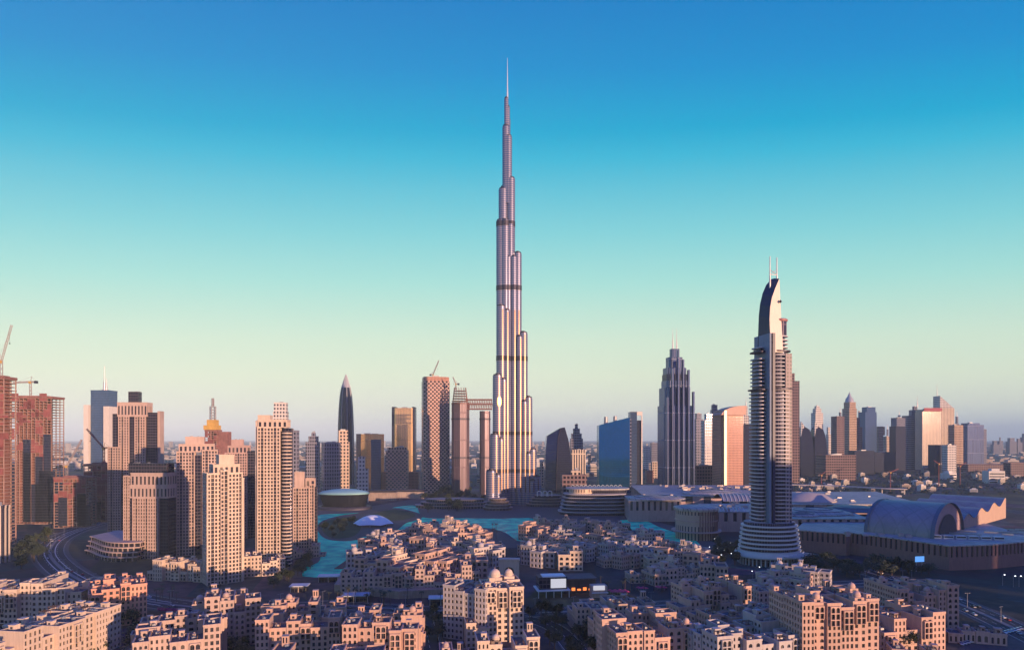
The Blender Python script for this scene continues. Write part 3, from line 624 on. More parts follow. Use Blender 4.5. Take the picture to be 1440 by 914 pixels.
def tw(label, Y, tiers, fmk, rot=0, dr=.75, shape='box', spires=(), name='skyscraper', cat='skyscraper', taper=1.0, roofbox=True):
    m = fm[fmk] if isinstance(fmk, str) else fmk
    xm = (tiers[0][1] + tiers[0][2]) / 2; X = gx(xm, Y); root = thing(name, label, cat, (X, Y, 0), radians(rot)); c, s_ = cos(radians(rot)), sin(radians(rot)); z0 = 0; rnd = random.Random(label)
    for i, t in enumerate(tiers):
        yt, a, b = t[:3]; mm = (fm[t[3]] if isinstance(t[3], str) else t[3]) if len(t) > 3 else m
        w = (b - a) / FPX * Y; Wd = w / (abs(c) + dr * abs(s_)); dx = gx((a + b) / 2, Y) - X; lx, ly = dx * c, -dx * s_; z1 = gz(yt, Y); mb = MB()
        D = Wd * dr; h = Wd / 2
        if shape == 'box':
            p = [(lx - h, ly - D / 2), (lx + h, ly - D / 2), (lx + h, ly + D / 2), (lx - h, ly + D / 2)]
            k = .0 if z1 - z0 < 12 else 1
            mb.prism(p, z0, z1)
            if z1 - z0 > 12:   # parapet upstand
                for q in ((lx - h - .25, lx + h + .25, ly - D / 2 - .25, ly - D / 2 + .5), (lx - h - .25, lx + h + .25, ly + D / 2 - .5, ly + D / 2 + .25), (lx - h - .25, lx - h + .5, ly - D / 2 + .5, ly + D / 2 - .5), (lx + h - .5, lx + h + .25, ly - D / 2 + .5, ly + D / 2 - .5)):
                    mb.box(*q, z1 - 1.2, z1 + 1.3)
        elif shape == 'oct':
            e = .28; p = [(lx - h * (1 - e), ly - D / 2), (lx + h * (1 - e), ly - D / 2), (lx + h, ly - D / 2 * (1 - e)), (lx + h, ly + D / 2 * (1 - e)), (lx + h * (1 - e), ly + D / 2), (lx - h * (1 - e), ly + D / 2), (lx - h, ly + D / 2 * (1 - e)), (lx - h, ly - D / 2 * (1 - e))]
            mb.prism(p, z0, z1)
        else: mb.cyl(lx, ly, h, z0, z1, 28, ry=D / 2)
        mb.build(('tower_body' if i == 0 else 'setback'), m if len(t) < 4 else mm, root); z0 = z1 - .01
    if roofbox:
        for q in range(2):
            mb = MB(); x = lx + rnd.uniform(-.3, .1) * Wd; y = ly + rnd.uniform(-.3, .1) * D; mb.box(x, x + Wd * .25, y, y + D * .25, z1, z1 + rnd.uniform(2, 4.5)); mb.build('roof_plant', METALR, root)
    for (px, yt, yb, r) in spires:
        dx = gx(px, Y) - X; mb = MB(); zb, zt = gz(yb, Y) - 1, gz(yt, Y); mb.cyl(dx * c, -dx * s_, r, zb, zb + (zt - zb) * .4, 8, r * .7); mb.cyl(dx * c, -dx * s_, r * .5, zb + (zt - zb) * .4, zt, 8, r * .15); mb.build('spire', MATS['mast_steel'], root)
    return root
tw('slim pale edge tower at the left border of the picture', 640, [(712, -12, 9)], 'stripe', 4, name='apartment_tower', cat='apartment tower')
# dark tower between two white fins with a spire
t = tw('dark blue tower between two white side fins with a tall spire', 1500, [(550, 134, 159)], 'blue', 0, .8, spires=[(147, 515, 550, 3.2), (150, 532, 550, 2.6)])
for a, b, yt in ((127, 133.5, 570), (154.5, 162.5, 572)):
    mb = MB(); x0, x1 = gx(a, 1500) - gx(146.5, 1500), gx(b, 1500) - gx(146.5, 1500); mb.box(x0, x1, -24, 10, 0, gz(yt, 1500)); mb.build('side_fin', mat('white_fin', (.66, .60, .55), .6, 0, .08), t)
# tall pointed tower with curved sides
Y = 1750; root = thing('skyscraper', 'dark blue pointed tower with curved sides tapering like a bullet', 'skyscraper', (gx(486.5, Y), Y, 0)); k = Y / FPX
pr = [(11, 690), (11.2, 640), (10.6, 600), (9.6, 575), (8.2, 557), (6.2, 545)]
mb = MB(); mb.lathe([(r * k, max(gz(y, Y), 0)) for r, y in pr], 0, 0, 28, 0, .9); mb.build('curved_shaft', fm['dome'], root)
mb = MB(); mb.lathe([(r * k, gz(y, Y)) for r, y in [(6.2, 545), (4.2, 538), (2, 532), (.3, 526)]], 0, 0, 20, 0, .9); mb.build('pointed_crown', MATS['canopy_grey'], root)
for i in range(8):
    a = 2 * pi * (i + .5) / 8; mb = MB()
    P = [(r * k * cos(a) * 1.01, r * k * .9 * sin(a) * 1.01, max(gz(y, Y), 0)) for r, y in pr + [(.5, 527)]]
    for p, q in zip(P, P[1:]): mb.tube(p, q, .9, 5)
    mb.build('rib', MATS['canopy_grey'], root)
tw('short dark tower with a stubby pointed cap near the tallest apartment tower', 1500, [(622, 430, 450), (614, 434, 448), (608, 438, 444)], 'grey', 10)
tw('broad dull grey office block between pointed cap tower and bullet tower', 1350, [(623, 451, 480)], 'grey', 25)
tw('narrow grey tower standing in front of the bullet tower', 1420, [(622, 473, 492), (606, 475, 490)], 'sand', 20)
tw('pale crowned glass tower peeking above the tallest apartment tower', 1350, [(580, 385, 405), (567, 386, 404)], 'white', 8)
tw('slim grey tower half hidden behind the rounded dark bay', 1200, [(606, 404, 419)], 'grey', 0)
tw('small gridded white apartment block below the green glass flank', 1250, [(660, 501, 519), (643, 503, 514)], 'white', 12, name='apartment_tower', cat='apartment tower')
t = tw('three part tower of dark tan and green glass upright slabs', 1550, [(611, 504, 538, 'gold')], 'tan', 0, .6)
for a, b, yt, mk in ((504, 510, 610, 'dark'), (524.5, 538, 618, 'blue')):
    mb = MB(); o = gx(521, 1550); mb.box(gx(a, 1550) - o, gx(b, 1550) - o, -22, -17.6, 0, gz(yt, 1550)); mb.build('glass_slab', fm[mk], t)
t = tw('tall golden mirrored tower with dark side edges', 1700, [(574, 554, 584)], 'gold', 0, .7, shape='oct')
for a, b in ((552.6, 558), (580.5, 584.6)):
    mb = MB(); o = gx(569, 1700); mb.box(gx(a, 1700) - o, gx(b, 1700) - o, -17, 12, 0, gz(574, 1700) + 3); mb.build('dark_edge', fm['dark'], t)
tw('short lattice tower in front of the golden tower', 1500, [(634, 543, 575), (629, 545, 573, 'tan')], 'lattice', 6, .8)
t = tw('tall lattice clad tower left of the bridge towers', 1480, [(537, 591, 634), (531, 592, 633, 'pink')], 'lattice', 14, .8, shape='oct')
tw('long low pink podium block below the lattice towers', 1560, [(664, 520, 590)], 'pink', 0, .3, name='podium_building', cat='building', roofbox=False)
# twin towers with a high bridge
Y = 1430; k = Y / FPX; root = thing('bridge_towers', 'unfinished twin towers joined by a high sky bridge behind the silver tower', 'twin towers', (gx(665, Y), Y, 0)); o = gx(665, Y)
GLV = facade('mauve_glass', (.15, .10, .12), (.09, .065, .09), 3, 60, .7, .98, .3, .4)
for px, w, yt in ((647.5, 25, 566), (682, 15, 578)):
    mb = MB(); mb.cyl(gx(px, Y) - o, 0, w * k / 2, 0, gz(yt, Y), 8, ry=w * k * .4, smooth=False); mb.build('tower_shaft', GLV, root)
    for yb in (588, 642):
        mb = MB(); mb.cyl(gx(px, Y) - o, 0, w * k / 2 + .7, gz(yb, Y) - 4, gz(yb, Y), 8, smooth=False, ry=w * k * .4 + .7); mb.build('mechanical_band', DARKB, root)
RUST = mat('rust_formwork', (.24, .11, .10), .8, 0, .3, .1)
mb = MB(); z0, z1 = gz(576, Y), gz(562, Y)
for z in (z0, (z0 + z1) / 2, z1 - 1.2): mb.box(gx(655, Y) - o, gx(692, Y) - o, -9, 9, z, z + 2.4)
for i in range(16):
    x = gx(655.5 + i * 2.4, Y) - o; mb.box(x - .5, x + .5, -8.8, -7.8, z0 + 1.2, z1 - 1.2); mb.tube((x, -8.3, z0 + 1), (x + 3.6, -8.3, z1 - 1), .8, 4)
mb.build('sky_bridge', RUST, root)
mb = MB()
for i in range(6): mb.cyl(gx(647, Y) - o, 0, 12.6 * k - i * 1.4, gz(568, Y) + i * 5.6, gz(568, Y) + i * 5.6 + .9, 24); 
for i in range(14):
    a = 2 * pi * i / 14; mb.tube((gx(647, Y) - o + 17 * cos(a), 17 * sin(a), gz(568, Y)), (gx(647, Y) - o + 13 * cos(a), 13 * sin(a), gz(545, Y)), .6, 4)
mb.build('unfinished_top', RUST, root)
# right of the silver tower
Y = 1420; k = Y / FPX; root = thing('glass_office', 'dark blue curved glass block with a slanting pointed roof', 'office building', (gx(784, Y), Y, 0), radians(0)); o = gx(784, Y)
lf = [(766, 690), (766.5, 640), (768.5, 612)]; mb = MB()
def XZ(p): return (gx(p[0], Y) - o, max(0, gz(p[1], Y)))
A = [XZ(p) for p in [(766, 692), (766, 655), (766.8, 632), (768.5, 613), (787, 602), (783.5, 618), (781.8, 640), (781, 692)]]
B_ = [XZ(p) for p in [(781, 692), (781.8, 640), (783.5, 618), (787, 602), (793, 601), (798, 618), (801.5, 640), (803, 664), (803, 692)]]
for pl, y0, y1, mi in ((A, -22, 26, 0), (B_, -23.5, 18, 1)):
    n = len(pl); fr = [(x, y0, z) for x, z in pl]; bk = [(x, y1, z) for x, z in pl]
    mb.add(fr, [tuple(reversed(range(n)))], mi); mb.add(bk, [tuple(range(n))], mi)
    for i in range(n): mb.quad(fr[i], fr[(i + 1) % n], bk[(i + 1) % n], bk[i], mi)
nv = facade('navy_curtain', (.012, .02, .05), (.02, .05, .14), 2.4, 3.9, .88, .85, .08, .75, .5, .2); mb.build('glass_shell', [nv, fm['dome']], root)
mb = MB(); mb.tube((A[4][0], -24, A[4][1]), (A[5][0], -24, A[5][1]), .8); mb.tube((A[5][0], -24, A[5][1]), (A[7][0], -24, 0), .8); mb.build('edge_rib', DARKB, root)
tw('pale tower with a small pyramid cap behind the curved glass block', 1900, [(617, 802, 819), (610, 803.5, 817.5), (603, 806, 815), (597, 808.5, 812.5)], 'grey', 0)
tw('gold striped block with tall dark windows beside the curved glass block', 1450, [(633, 803, 823)], 'stripe', 0, .6)
tw('low dark layered building in front of the gold striped block', 1130, [(668, 790, 824), (661, 803, 816, 'sand')], 'brown', 0, .7, name='office_block', cat='office building')
Y = 1480; root = thing('glass_office', 'broad blue mirror glass slab with a roof rising to one side', 'office building', (gx(863, Y), Y, 0)); o = gx(863, Y)
a, b = gx(841, Y) - o, gx(884, Y) - o; za, zb = gz(598, Y), gz(587, Y); mb = MB(); D0, D1 = -16, 22
fr = [(a, D0, 0), (b, D0, 0), (b, D0, zb), (a, D0, za)]; bk = [(x, D1, z) for x, _, z in fr]
mb.add(fr + bk, [(0, 1, 2, 3), (5, 4, 7, 6), (1, 5, 6, 2), (4, 0, 3, 7), (3, 2, 6, 7)], 0)
mb.build('glass_slab', facade('mirror_blue', (.01, .06, .14), (.004, .17, .36), 1.6, 4, .93, .93, .06, .8, .6, .15, rnd=.25), root)
for px, r, yt in ((852, 5, 586), (865, 5, 585)):
    mb = MB(); mb.cyl(gx(px, Y) - o, 0, r, za, gz(yt, Y), 16, r * .8); mb.build('roof_drum', METALR, root)
mb = MB(); mb.box(b + .2, b + 4, -13, 18, 0, zb - 2); mb.build('end_pier', fm['grey'], root)
t = tw('thin blue frame tower with an open notch just behind the mirror glass slab', 1750, [(580, 885, 894, 'blue')], 'blue', 0, 2.0, roofbox=False)
o = gx(889.5, 1750); mb = MB(); mb.box(gx(894.2, 1750) - o, gx(901.5, 1750) - o, -10, 12, 0, gz(591, 1750)); mb.build('tower_body', fm['dark'], t)
mb = MB(); mb.box(gx(885.5, 1750) - o, gx(902, 1750) - o, -14, -10.2, gz(584, 1750), gz(579, 1750)); mb.box(gx(900.5, 1750) - o, gx(902, 1750) - o, -14, -10.2, 0, gz(584, 1750)); mb.build('frame', MATS['white_fin'], t)
# slender stepped twin-mast tower
Y = 1450; root = tw('stepped slate blue tower with twin masts between mirror slab and pink tower', Y, [(571, 926, 972), (546, 928, 969), (536, 931, 966), (527, 932, 965, 'dark'), (518, 933, 964), (503, 937, 959), (491, 942, 955)], 'pier', 8, .8, 'oct', [(946, 461, 491, 1.7), (951.5, 461, 491, 1.7)], roofbox=False)
o = gx(949, Y)
for px, yt in ((930.5, 560), (938, 520), (946, 495), (953, 508), (961, 522), (968, 552)):
    mb = MB(); x = gx(px, Y) - o; mb.box(x - 1.6, x + 1.6, -34, -26, 0, gz(yt, Y)); mb.build('fin_wall', fm['pier'], root)
# towers between it and the hotel
tw('grey stepped tower pair member with dark crown beside the twin mast tower', 1750, [(590, 976, 988), (582, 978, 986)], 'grey', 10)
tw('pale mauve tower with notched top left of the pink tower', 1650, [(592, 987, 1003), (583, 991, 1001)], 'white', 12)
tw('dark low block between mauve tower and twin mast tower', 1500, [(655, 974, 1002)], 'brown', 5, name='office_block', cat='office building')
t = tw('salmon pink gridded tower with a swooping roofline', 1430, [(584, 1004, 1042), (578, 1006, 1042)], 'pink', 10, .7, roofbox=False)
Y = 1430; o = gx(1023, Y); mb = MB(); pr = [(1004, 584), (1042, 584), (1043, 571), (1030, 571.5), (1018, 574), (1009, 578)]
q = [(gx(x, Y) - o, gz(y, Y)) for x, y in pr]; n = len(q); fr = [(x, -20, z) for x, z in q]; bk = [(x, 14, z) for x, z in q]; fr = [(x * .98, -26 + .0 * x, z) for x, y, z in fr]
mb.add(fr, [tuple(range(n))], 0); mb.add(bk, [tuple(reversed(range(n)))], 0)
for i in range(n): mb.quad(fr[(i + 1) % n], fr[i], bk[i], bk[(i + 1) % n], 0)
mb.build('swooping_crown', mat('pink_panel', (.50, .30, .24), .6, 0, .1), t)
mb = MB(); mb.box(gx(1009, Y) - o, gx(1012.5, Y) - o, -27.5, -20, 0, gz(578, Y)); mb.build('corner_column', mat('pale_gold', (.72, .55, .34), .4, .3, .05), t)
tw('dark tower with a roof antenna right behind the pink tower', 1900, [(577, 1000, 1010), (570, 1001, 1008)], 'grey', 0)
tw('small pointed pale tower right behind the pink swooping roof', 2000, [(585, 1044, 1052), (572, 1047, 1051)], 'white', 0, spires=[(1049, 558, 572, 2)])
tw('dark slab between the pink tower and the sail topped hotel', 1700, [(597, 1044, 1060)], 'dark', 0)
tw('tall brown slab with slanted top right behind the sail topped hotel', 1750, [(537, 1096, 1121), (526, 1096, 1115)], 'brown', 0, .6)
for px0, px1, lab in ((1123, 1141, 'dark rounded blade tower next to the tall brown slab'), (1142, 1160, 'dark rounded blade tower before the slim stepped tower')):
    Y = 2100; o = gx((px0 + px1) / 2, Y); root = thing('skyscraper', lab, 'skyscraper', (o, Y, 0)); mb = MB(); a, b = gx(px0, Y) - o, gx(px1, Y) - o; h = gz(600, Y)
    q = [(a, 0), (b, 0), (b, h * .45), (b - 2.5, h * .66), (b - 7, h * .82), (b - 14, h * .94), (a + 12, h), (a + 4, h * .94), (a, h * .8)]; n = len(q); fr = [(x, -18, z) for x, z in q]; bk = [(x, 18, z) for x, z in q]
    mb.add(fr, [tuple(range(n))], 0); mb.add(bk, [tuple(reversed(range(n)))], 0)
    for i in range(n): mb.quad(fr[(i + 1) % n], fr[i], bk[i], bk[(i + 1) % n], 0)
    mb.build('blade_body', fm['dome'], root); mb = MB(); mb.add([(a, -18.5, h * .8), (a + 4, -18.5, h * .94), (a + 12, -18.5, h), (a + 1, -18.5, h * 1.1), (a, -10, h * .8), (a + 4, -10, h * .94), (a + 12, -10, h), (a + 1, -10, h * 1.1)], [(0, 1, 2, 3), (7, 6, 5, 4), (0, 3, 7, 4), (3, 2, 6, 7), (2, 1, 5, 6), (1, 0, 4, 5)]); mb.build('glass_tip', fm['white'], root)
tw('slim stepped tower with a fine needle behind the rounded blades', 2700, [(581, 1142, 1156), (575, 1144, 1154), (571, 1146, 1152)], 'white', 12, spires=[(1149, 567, 571, 2)])
tw('plain dark maroon slab tower with flat top', 2500, [(586, 1170, 1186)], 'brown', 18)
root = tw('tall banded tower with a pointed round turret top', 2700, [(575, 1186, 1203), (566, 1188, 1202)], 'tan', 20, .9, roofbox=False)
Y = 2700; k = Y / FPX; mb = MB(); mb.lathe([(6 * k, gz(566, Y)), (5 * k, gz(561, Y)), (2.2 * k, gz(557, Y)), (.2 * k, gz(551, Y))], 0, 0, 16); mb.build('turret', MATS['canopy_grey'], root)
tw('rounded dark tower stepping down beside the turret tower', 2750, [(601, 1203, 1211), (588, 1203, 1208)], 'brown', 0)
tw('pale blue glass tower with uneven twin top', 2800, [(580, 1210, 1230), (573, 1214, 1229)], 'blue', 10)
tw('low dark layered block in front of the maroon slab', 1900, [(640, 1154, 1196)], 'brown', 0, .7, name='office_block', cat='office building')
tw('wide dark block with speckled front below the blue glass tower', 2200, [(634, 1197, 1224)], 'dark', 0, .7, name='office_block', cat='office building')
tw('flat dark green roofed block under the small tan towers', 2300, [(636, 1225, 1254)], 'dark', 0, .6, name='office_block', cat='office building')
tw('small tan tower with a side step left of the flat topped black tower', 2900, [(600, 1232, 1241), (612, 1241, 1244)], 'tan', 15)
tw('little beige tower beside the flat topped black tower', 3000, [(614, 1243, 1252)], 'sand', 15)
tw('flat topped black glass tower with grey cap', 2500, [(600, 1253, 1271, 'dark'), (588, 1255, 1271, 'grey')], 'dark', 12)
for a, b, yt, yY, fk, sp, lab in ((1162, 1168, 601, 3000, 'white', 0, 'slim pale tower between the rounded blade and the maroon slab'), (1179, 1184, 580, 3300, 'grey', 571, 'thin spired tower peeping over the maroon slab'), (1206, 1210, 578, 3400, 'sand', 0, 'thin sandy tower rising between turret tower and blue glass tower'),
        (1224, 1229, 590, 3300, 'tan', 582, 'slim tan tower with a needle at the flank of the blue glass tower'), (1246, 1250, 604, 3500, 'grey', 596, 'fine needle tower over the little beige tower'), (1262, 1267, 584, 3400, 'blue', 574, 'slim blue tower with a needle above the flat topped black tower'), (1280, 1285, 580, 3500, 'white', 0, 'pale slim tower behind the curved grey office tower'), (1343, 1348, 586, 3300, 'grey', 577, 'grey needle tower behind the tan slot tower'), (1067, 1072, 612, 2800, 'sand', 0, 'sand coloured tower glimpsed beside the hotel tower'),
        (826, 832, 640, 2300, 'tan', 0, 'small tan block between striped block and mirror slab'), (540, 547, 640, 2200, 'grey', 0, 'small grey tower between green glass flank and golden tower'), (758, 765, 650, 1700, 'sand', 0, 'low sand block between the silver tower and curved glass block')):
    tw(lab, yY, [(yt + 10, a, b), (yt, a + 1, b - 1)], fk, 12, spires=[((a + b) / 2, sp, yt, 1.8)] if sp else (), roofbox=False)
# the sunlit pair with triangular crown
tw('curved grey office tower attached to the cream sunlit tower', 2600, [(585, 1272, 1289), (577, 1280, 1289), (572, 1284, 1289)], 'grey', 0, spires=[(1290, 556, 572, 2.6)])
t = tw('cream sunlit tower with crimson sign band on its top', 2550, [(580, 1290, 1320), (576, 1291, 1319)], 'cream', 6, .5)
o = gx(1305, 2550); mb = MB(); mb.box(gx(1292, 2550) - o, gx(1319, 2550) - o, -26, -24, gz(578.5, 2550), gz(574, 2550)); mb.build('sign_band', mat('crimson', (.30, .03, .06), .6, 0, .1), t)
Y = 2700; o = gx(1327, Y); root = thing('skyscraper', 'tower with a sharp triangular glass crown and spire behind the cream tower', 'skyscraper', (o, Y, 0))
mb = MB(); mb.box(gx(1317, Y) - o, gx(1337, Y) - o, -22, 22, 0, gz(574, Y)); mb.build('tower_body', fm['cream'], root)
a, b = gx(1317, Y) - o, gx(1336, Y) - o; zz = gz(574, Y); mb = MB()
mb.add([(a, -22, zz), (b, -22, zz), (a, -22, gz(557, Y)), (a, 22, zz), (b, 22, zz), (a, 22, gz(557, Y))], [(0, 1, 2), (4, 3, 5), (1, 4, 5, 2), (3, 0, 2, 5)]); mb.build('triangular_crown', fm['white'], root)
mb = MB(); mb.cyl(a + 2, 0, 2.4, zz, gz(540, Y), 8, .4); mb.build('spire', MATS['mast_steel'], root)
tw('tan tower with a dark window slot beside the triangular crown', 2600, [(598, 1336, 1352)], 'tan', 10)
tw('dark block with a white slab side in front of the cream sunlit tower', 2200, [(626, 1308, 1326, 'dark')], 'dark', 10, roofbox=False, name='office_block', cat='office building')
tw('cream boxy building in front of the triangular crown tower', 2150, [(626, 1327, 1342)], 'white', 8, name='office_block', cat='office building')
tw('wide grey ribbed tower at the end of the row of skyscrapers', 2900, [(598, 1350, 1378), (595, 1355, 1374)], 'pier', 8)
tw('narrow grey tower joined to the wide ribbed tower', 2950, [(604, 1379, 1386)], 'grey', 8)
for i, (a, b, yt, lab) in enumerate(((1395, 1403, 620, 'small hazy tower with a stepped top on the horizon'), (1404, 1409, 615, 'thin hazy tower on the horizon'), (1417, 1427, 616, 'pair like hazy block on the horizon'), (1429, 1436, 617, 'squat hazy block on the horizon'), (1437, 1446, 610, 'hazy tower at the right border of the picture'))):
    tw(lab, 5200, [(yt + 5, a, b), (yt, a + 1.5, b - 2)], 'grey', 0, roofbox=False)
tw('long low dark hall beyond the mall roofs', 2400, [(653, 1352, 1416)], 'brown', 0, .4, roofbox=False, name='exhibition_hall', cat='building')
tw('low dark building at the far right border beyond the mall', 2100, [(651, 1416, 1450)], 'brown', 0, .4, roofbox=False, name='exhibition_hall', cat='building')
for i, (a, b, yt, yY, fk, lab) in enumerate(((905, 914, 628, 2600, 'white', 'little pale tower left of the twin mast tower'), (915, 924, 623, 2700, 'grey', 'little grey tower touching the twin mast tower'), (908, 918, 662, 1800, 'pink', 'pink boxy building below the little pale tower'), (916, 925, 650, 2000, 'sand', 'sand arch shaped building below the little grey tower'),
        (223, 230, 627, 1900, 'grey', 'low dark tower right of the stepped tan tower'), (1060, 1066, 604, 2300, 'grey', 'grey tower hidden mostly by the sail topped hotel'))):
    tw(lab, yY, [(yt, a, b)], fk, 5, name='office_block', cat='office building')

# ---------------------------------------------------------------- towers under construction, cranes
CONC = mat('raw_concrete', (.34, .21, .18), .9, 0, .25, .05); NET = mat('red_safety_net', (.24, .08, .08), .9, 0, .3, .08); YEL = mat('yellow_deck', (.55, .33, .08), .7, 0, .2)
def site_tower(label, px, Y, w, d, ytop, rot=0, glass=0, fl=3.9):
    root = thing('unfinished_tower', label, 'construction site', (gx(px, Y), Y, 0), radians(rot)); H = gz(ytop, Y); rnd = random.Random(label); n = min(70, int(H / fl))
    me = MB(); me.box(-w / 2, w / 2, -d / 2, d / 2, 0, .7); sm = me.mesh('floor_slab', CONC)
    for i in range(n + 1): link('floor_slab', sm, root, (0, 0, i * fl))
    mb = MB(); nx = max(2, int(w / 5.5))
    for i in range(nx + 1):
        x = -w / 2 + .5 + (w - 1) * i / nx
        for y in (-d / 2 + .5, d / 2 - .5): mb.box(x - .45, x + .45, y - .45, y + .45, .7, n * fl)
    mb.build('column_grid', CONC, root)
    mb = MB(); mb.box(-w * .3, w * .3, -d * .2, d * .3, 0, n * fl + 5); mb.build('concrete_core', RUST, root)
    for i in range(min(60, int(n * 1.3))):
        mb = MB(); x = -w / 2 + rnd.randrange(nx) * w / nx; j = rnd.randrange(max(1, int(n * .45)), n); y = -d / 2 - .12 - .05 * (i % 7)
        mb.box(x + .2, x + w / nx * rnd.choice((1, 1, 2)) * .95, y - .04, y, j * fl + .8, (j + rnd.choice((1, 1, 2, 3))) * fl - .2); mb.build('safety_net', NET, root)
    mb = MB()
    for i in range(int(nx * glass)):
        x = -w / 2 + rnd.randrange(nx) * w / nx; mb.box(x + .3, x + w / nx * 2 - .3, -d / 2 - .5, -d / 2 - .3, 3, n * fl * rnd.uniform(.3, .72))
    if glass: mb.build('curtain_wall', fm['dark'], root)
    mb = MB(); mb.box(-w / 2 - .6, w / 2 + .6, -d / 2 - .6, d / 2 + .6, n * fl + .8, n * fl + 3.6); mb.build('formwork_deck', RUST, root); return root, n * fl + 3.6
def lattice(mb, p, q, s, r, n):
    p, q = Vector(p), Vector(q); d = (q - p); u = d.normalized().orthogonal().normalized() * s; w = d.normalized().cross(u).normalized() * s
    cs = [u + w, u - w, -u - w, -u + w]
    for c in cs: mb.tube(p + c, q + c, r, 4)
    for i in range(n):
        a = p + d * i / n; b = p + d * (i + 1) / n
        for k in range(4): mb.tube(a + cs[k], b + cs[(k + 1) % 4], r * .7, 3)
CRM = mat('crane_steel', (.40, .33, .32), .6, .2, .15); CRR = mat('crane_red', (.26, .07, .08), .6, 0, .15)
def crane(label, px, Y, ybase, ytop, tip, back=12, luff=False, m=None, s=1.0):
    m = m or CRM; o = gx(px, Y); zb, zt = max(gz(ybase, Y), 0), gz(ytop, Y); root = thing('tower_crane', label, 'crane', (o, Y, zb)); h = zt - zb; r = .32 * s * Y / 900
    mb = MB(); lattice(mb, (0, 0, 0), (0, 0, h), 1.1 * s, r, max(3, int(h / 5))); mb.build('mast', m, root)
    mb = MB(); tp = (gx(tip[0], Y) - o, 0, gz(tip[1], Y) - zb); lattice(mb, (0, 0, h), tp, .8 * s, r, 12); mb.build('jib', m, root)
    sg = -1 if tp[0] > 0 else 1
    mb = MB(); lattice(mb, (0, 0, h), (sg * back, 0, h + (0 if not luff else 1)), .8 * s, r, 4); mb.build('counter_jib', m, root)
    mb = MB(); mb.box(sg * back - 2, sg * back + 2, -1.4, 1.4, h - 2.2, h + 1.6); mb.build('counterweight', DARKB, root)
    mb = MB(); mb.box(-1.3, 1.3, -2.6, -.9, h - 2.4, h + .6); mb.build('cab', YEL, root)
    mb = MB(); ap = (sg * 1.5, 0, h + 8 * s); mb.tube((0, 0, h), ap, r, 4); mb.tube(ap, (tp[0] * .75, 0, h + (tp[2] - h) * .75 + .6), r * .4, 3); mb.tube(ap, (sg * back, 0, h + 1), r * .4, 3); mb.build('tie_bar', m, root)
    mb = MB(); mb.tube((tp[0] * .8, 0, h + (tp[2] - h) * .8), (tp[0] * .8, 0, h + (tp[2] - h) * .8 - 12), .12, 3); mb.box(tp[0] * .8 - .5, tp[0] * .8 + .5, -.5, .5, h + (tp[2] - h) * .8 - 13, h + (tp[2] - h) * .8 - 12); mb.build('hook', DARKB, root)
    return root
site_tower('wide unfinished concrete tower draped in red netting with dark glass lower floors', 48, 940, 66, 30, 560, 4, .9)
site_tower('narrow unfinished tower with red netting cut by the left border', 0, 720, 22, 20, 530, 4, .3)
site_tower('low dark unfinished block with yellow deck between the two left sites', 106, 900, 42, 26, 672, 6, .7)
site_tower('unfinished red block in front of the white finned tower', 143, 960, 36, 30, 652, 10, .3)
root, zt = site_tower('unfinished stepped core tower carrying a pale lattice spire', 300, 1300, 24, 22, 606, 0, 0)
mb = MB(); mb.box(8, 32, -8, 10, 0, gz(607, 1300)); mb.build('side_frame', RUST, root); mb = MB(); mb.box(-14, 10, -12.5, 12, zt + .2, zt + 9); mb.box(-9, 7, -9, 9, zt + 9, zt + 20); mb.build('climbing_deck', YEL, root)
mb = MB(); lattice(mb, (-1, 0, zt + 20), (-1, 0, gz(571, 1300)), 4.2, .8, 5); lattice(mb, (-1, 0, gz(571, 1300)), (-1, 0, gz(560, 1300)), 1.5, .7, 4); mb.build('lattice_spire', CRM, root)
crane('luffing crane leaning over the narrow unfinished tower at the left border', 2, 716, 530, 508, (16.5, 457), 9, True)
crane('flat top crane on the roof of the wide netted tower', 43, 940, 557, 537, (18, 538), 8)
crane('grey luffing crane between the two left construction sites', 94, 905, 672, 655, (115, 618), 8, True)
crane('red legged crane with raised jib before the white finned tower', 146, 965, 655, 630, (122, 603), 9, True, CRR)
crane('small crane on top of the tall lattice tower', 609, 1480, 531, 527, (617, 507), 6, True, None, .8)
crane('tiny crane on the unfinished top of the bridge towers', 641, 1430, 548, 540, (637, 530), 6, True, None, .8)
for px, Y, yb, yt, tip, lab in ((1252, 1500, 692, 664, (1275, 661), 'slim red crane beyond the mall roofs'), (1320, 1650, 684, 652, (1306, 655), 'red crane over the building site beyond the barrel vault'), (1350, 1650, 684, 655, (1368, 652), 'red crane right of the site with two masts'), (1155, 1560, 686, 668, (1166, 664), 'short red crane by the elevated road')):
    crane(lab, px, Y, yb, yt, ((tip[0] + px) / 2, yt - 5), 6, True, CRR, .55)
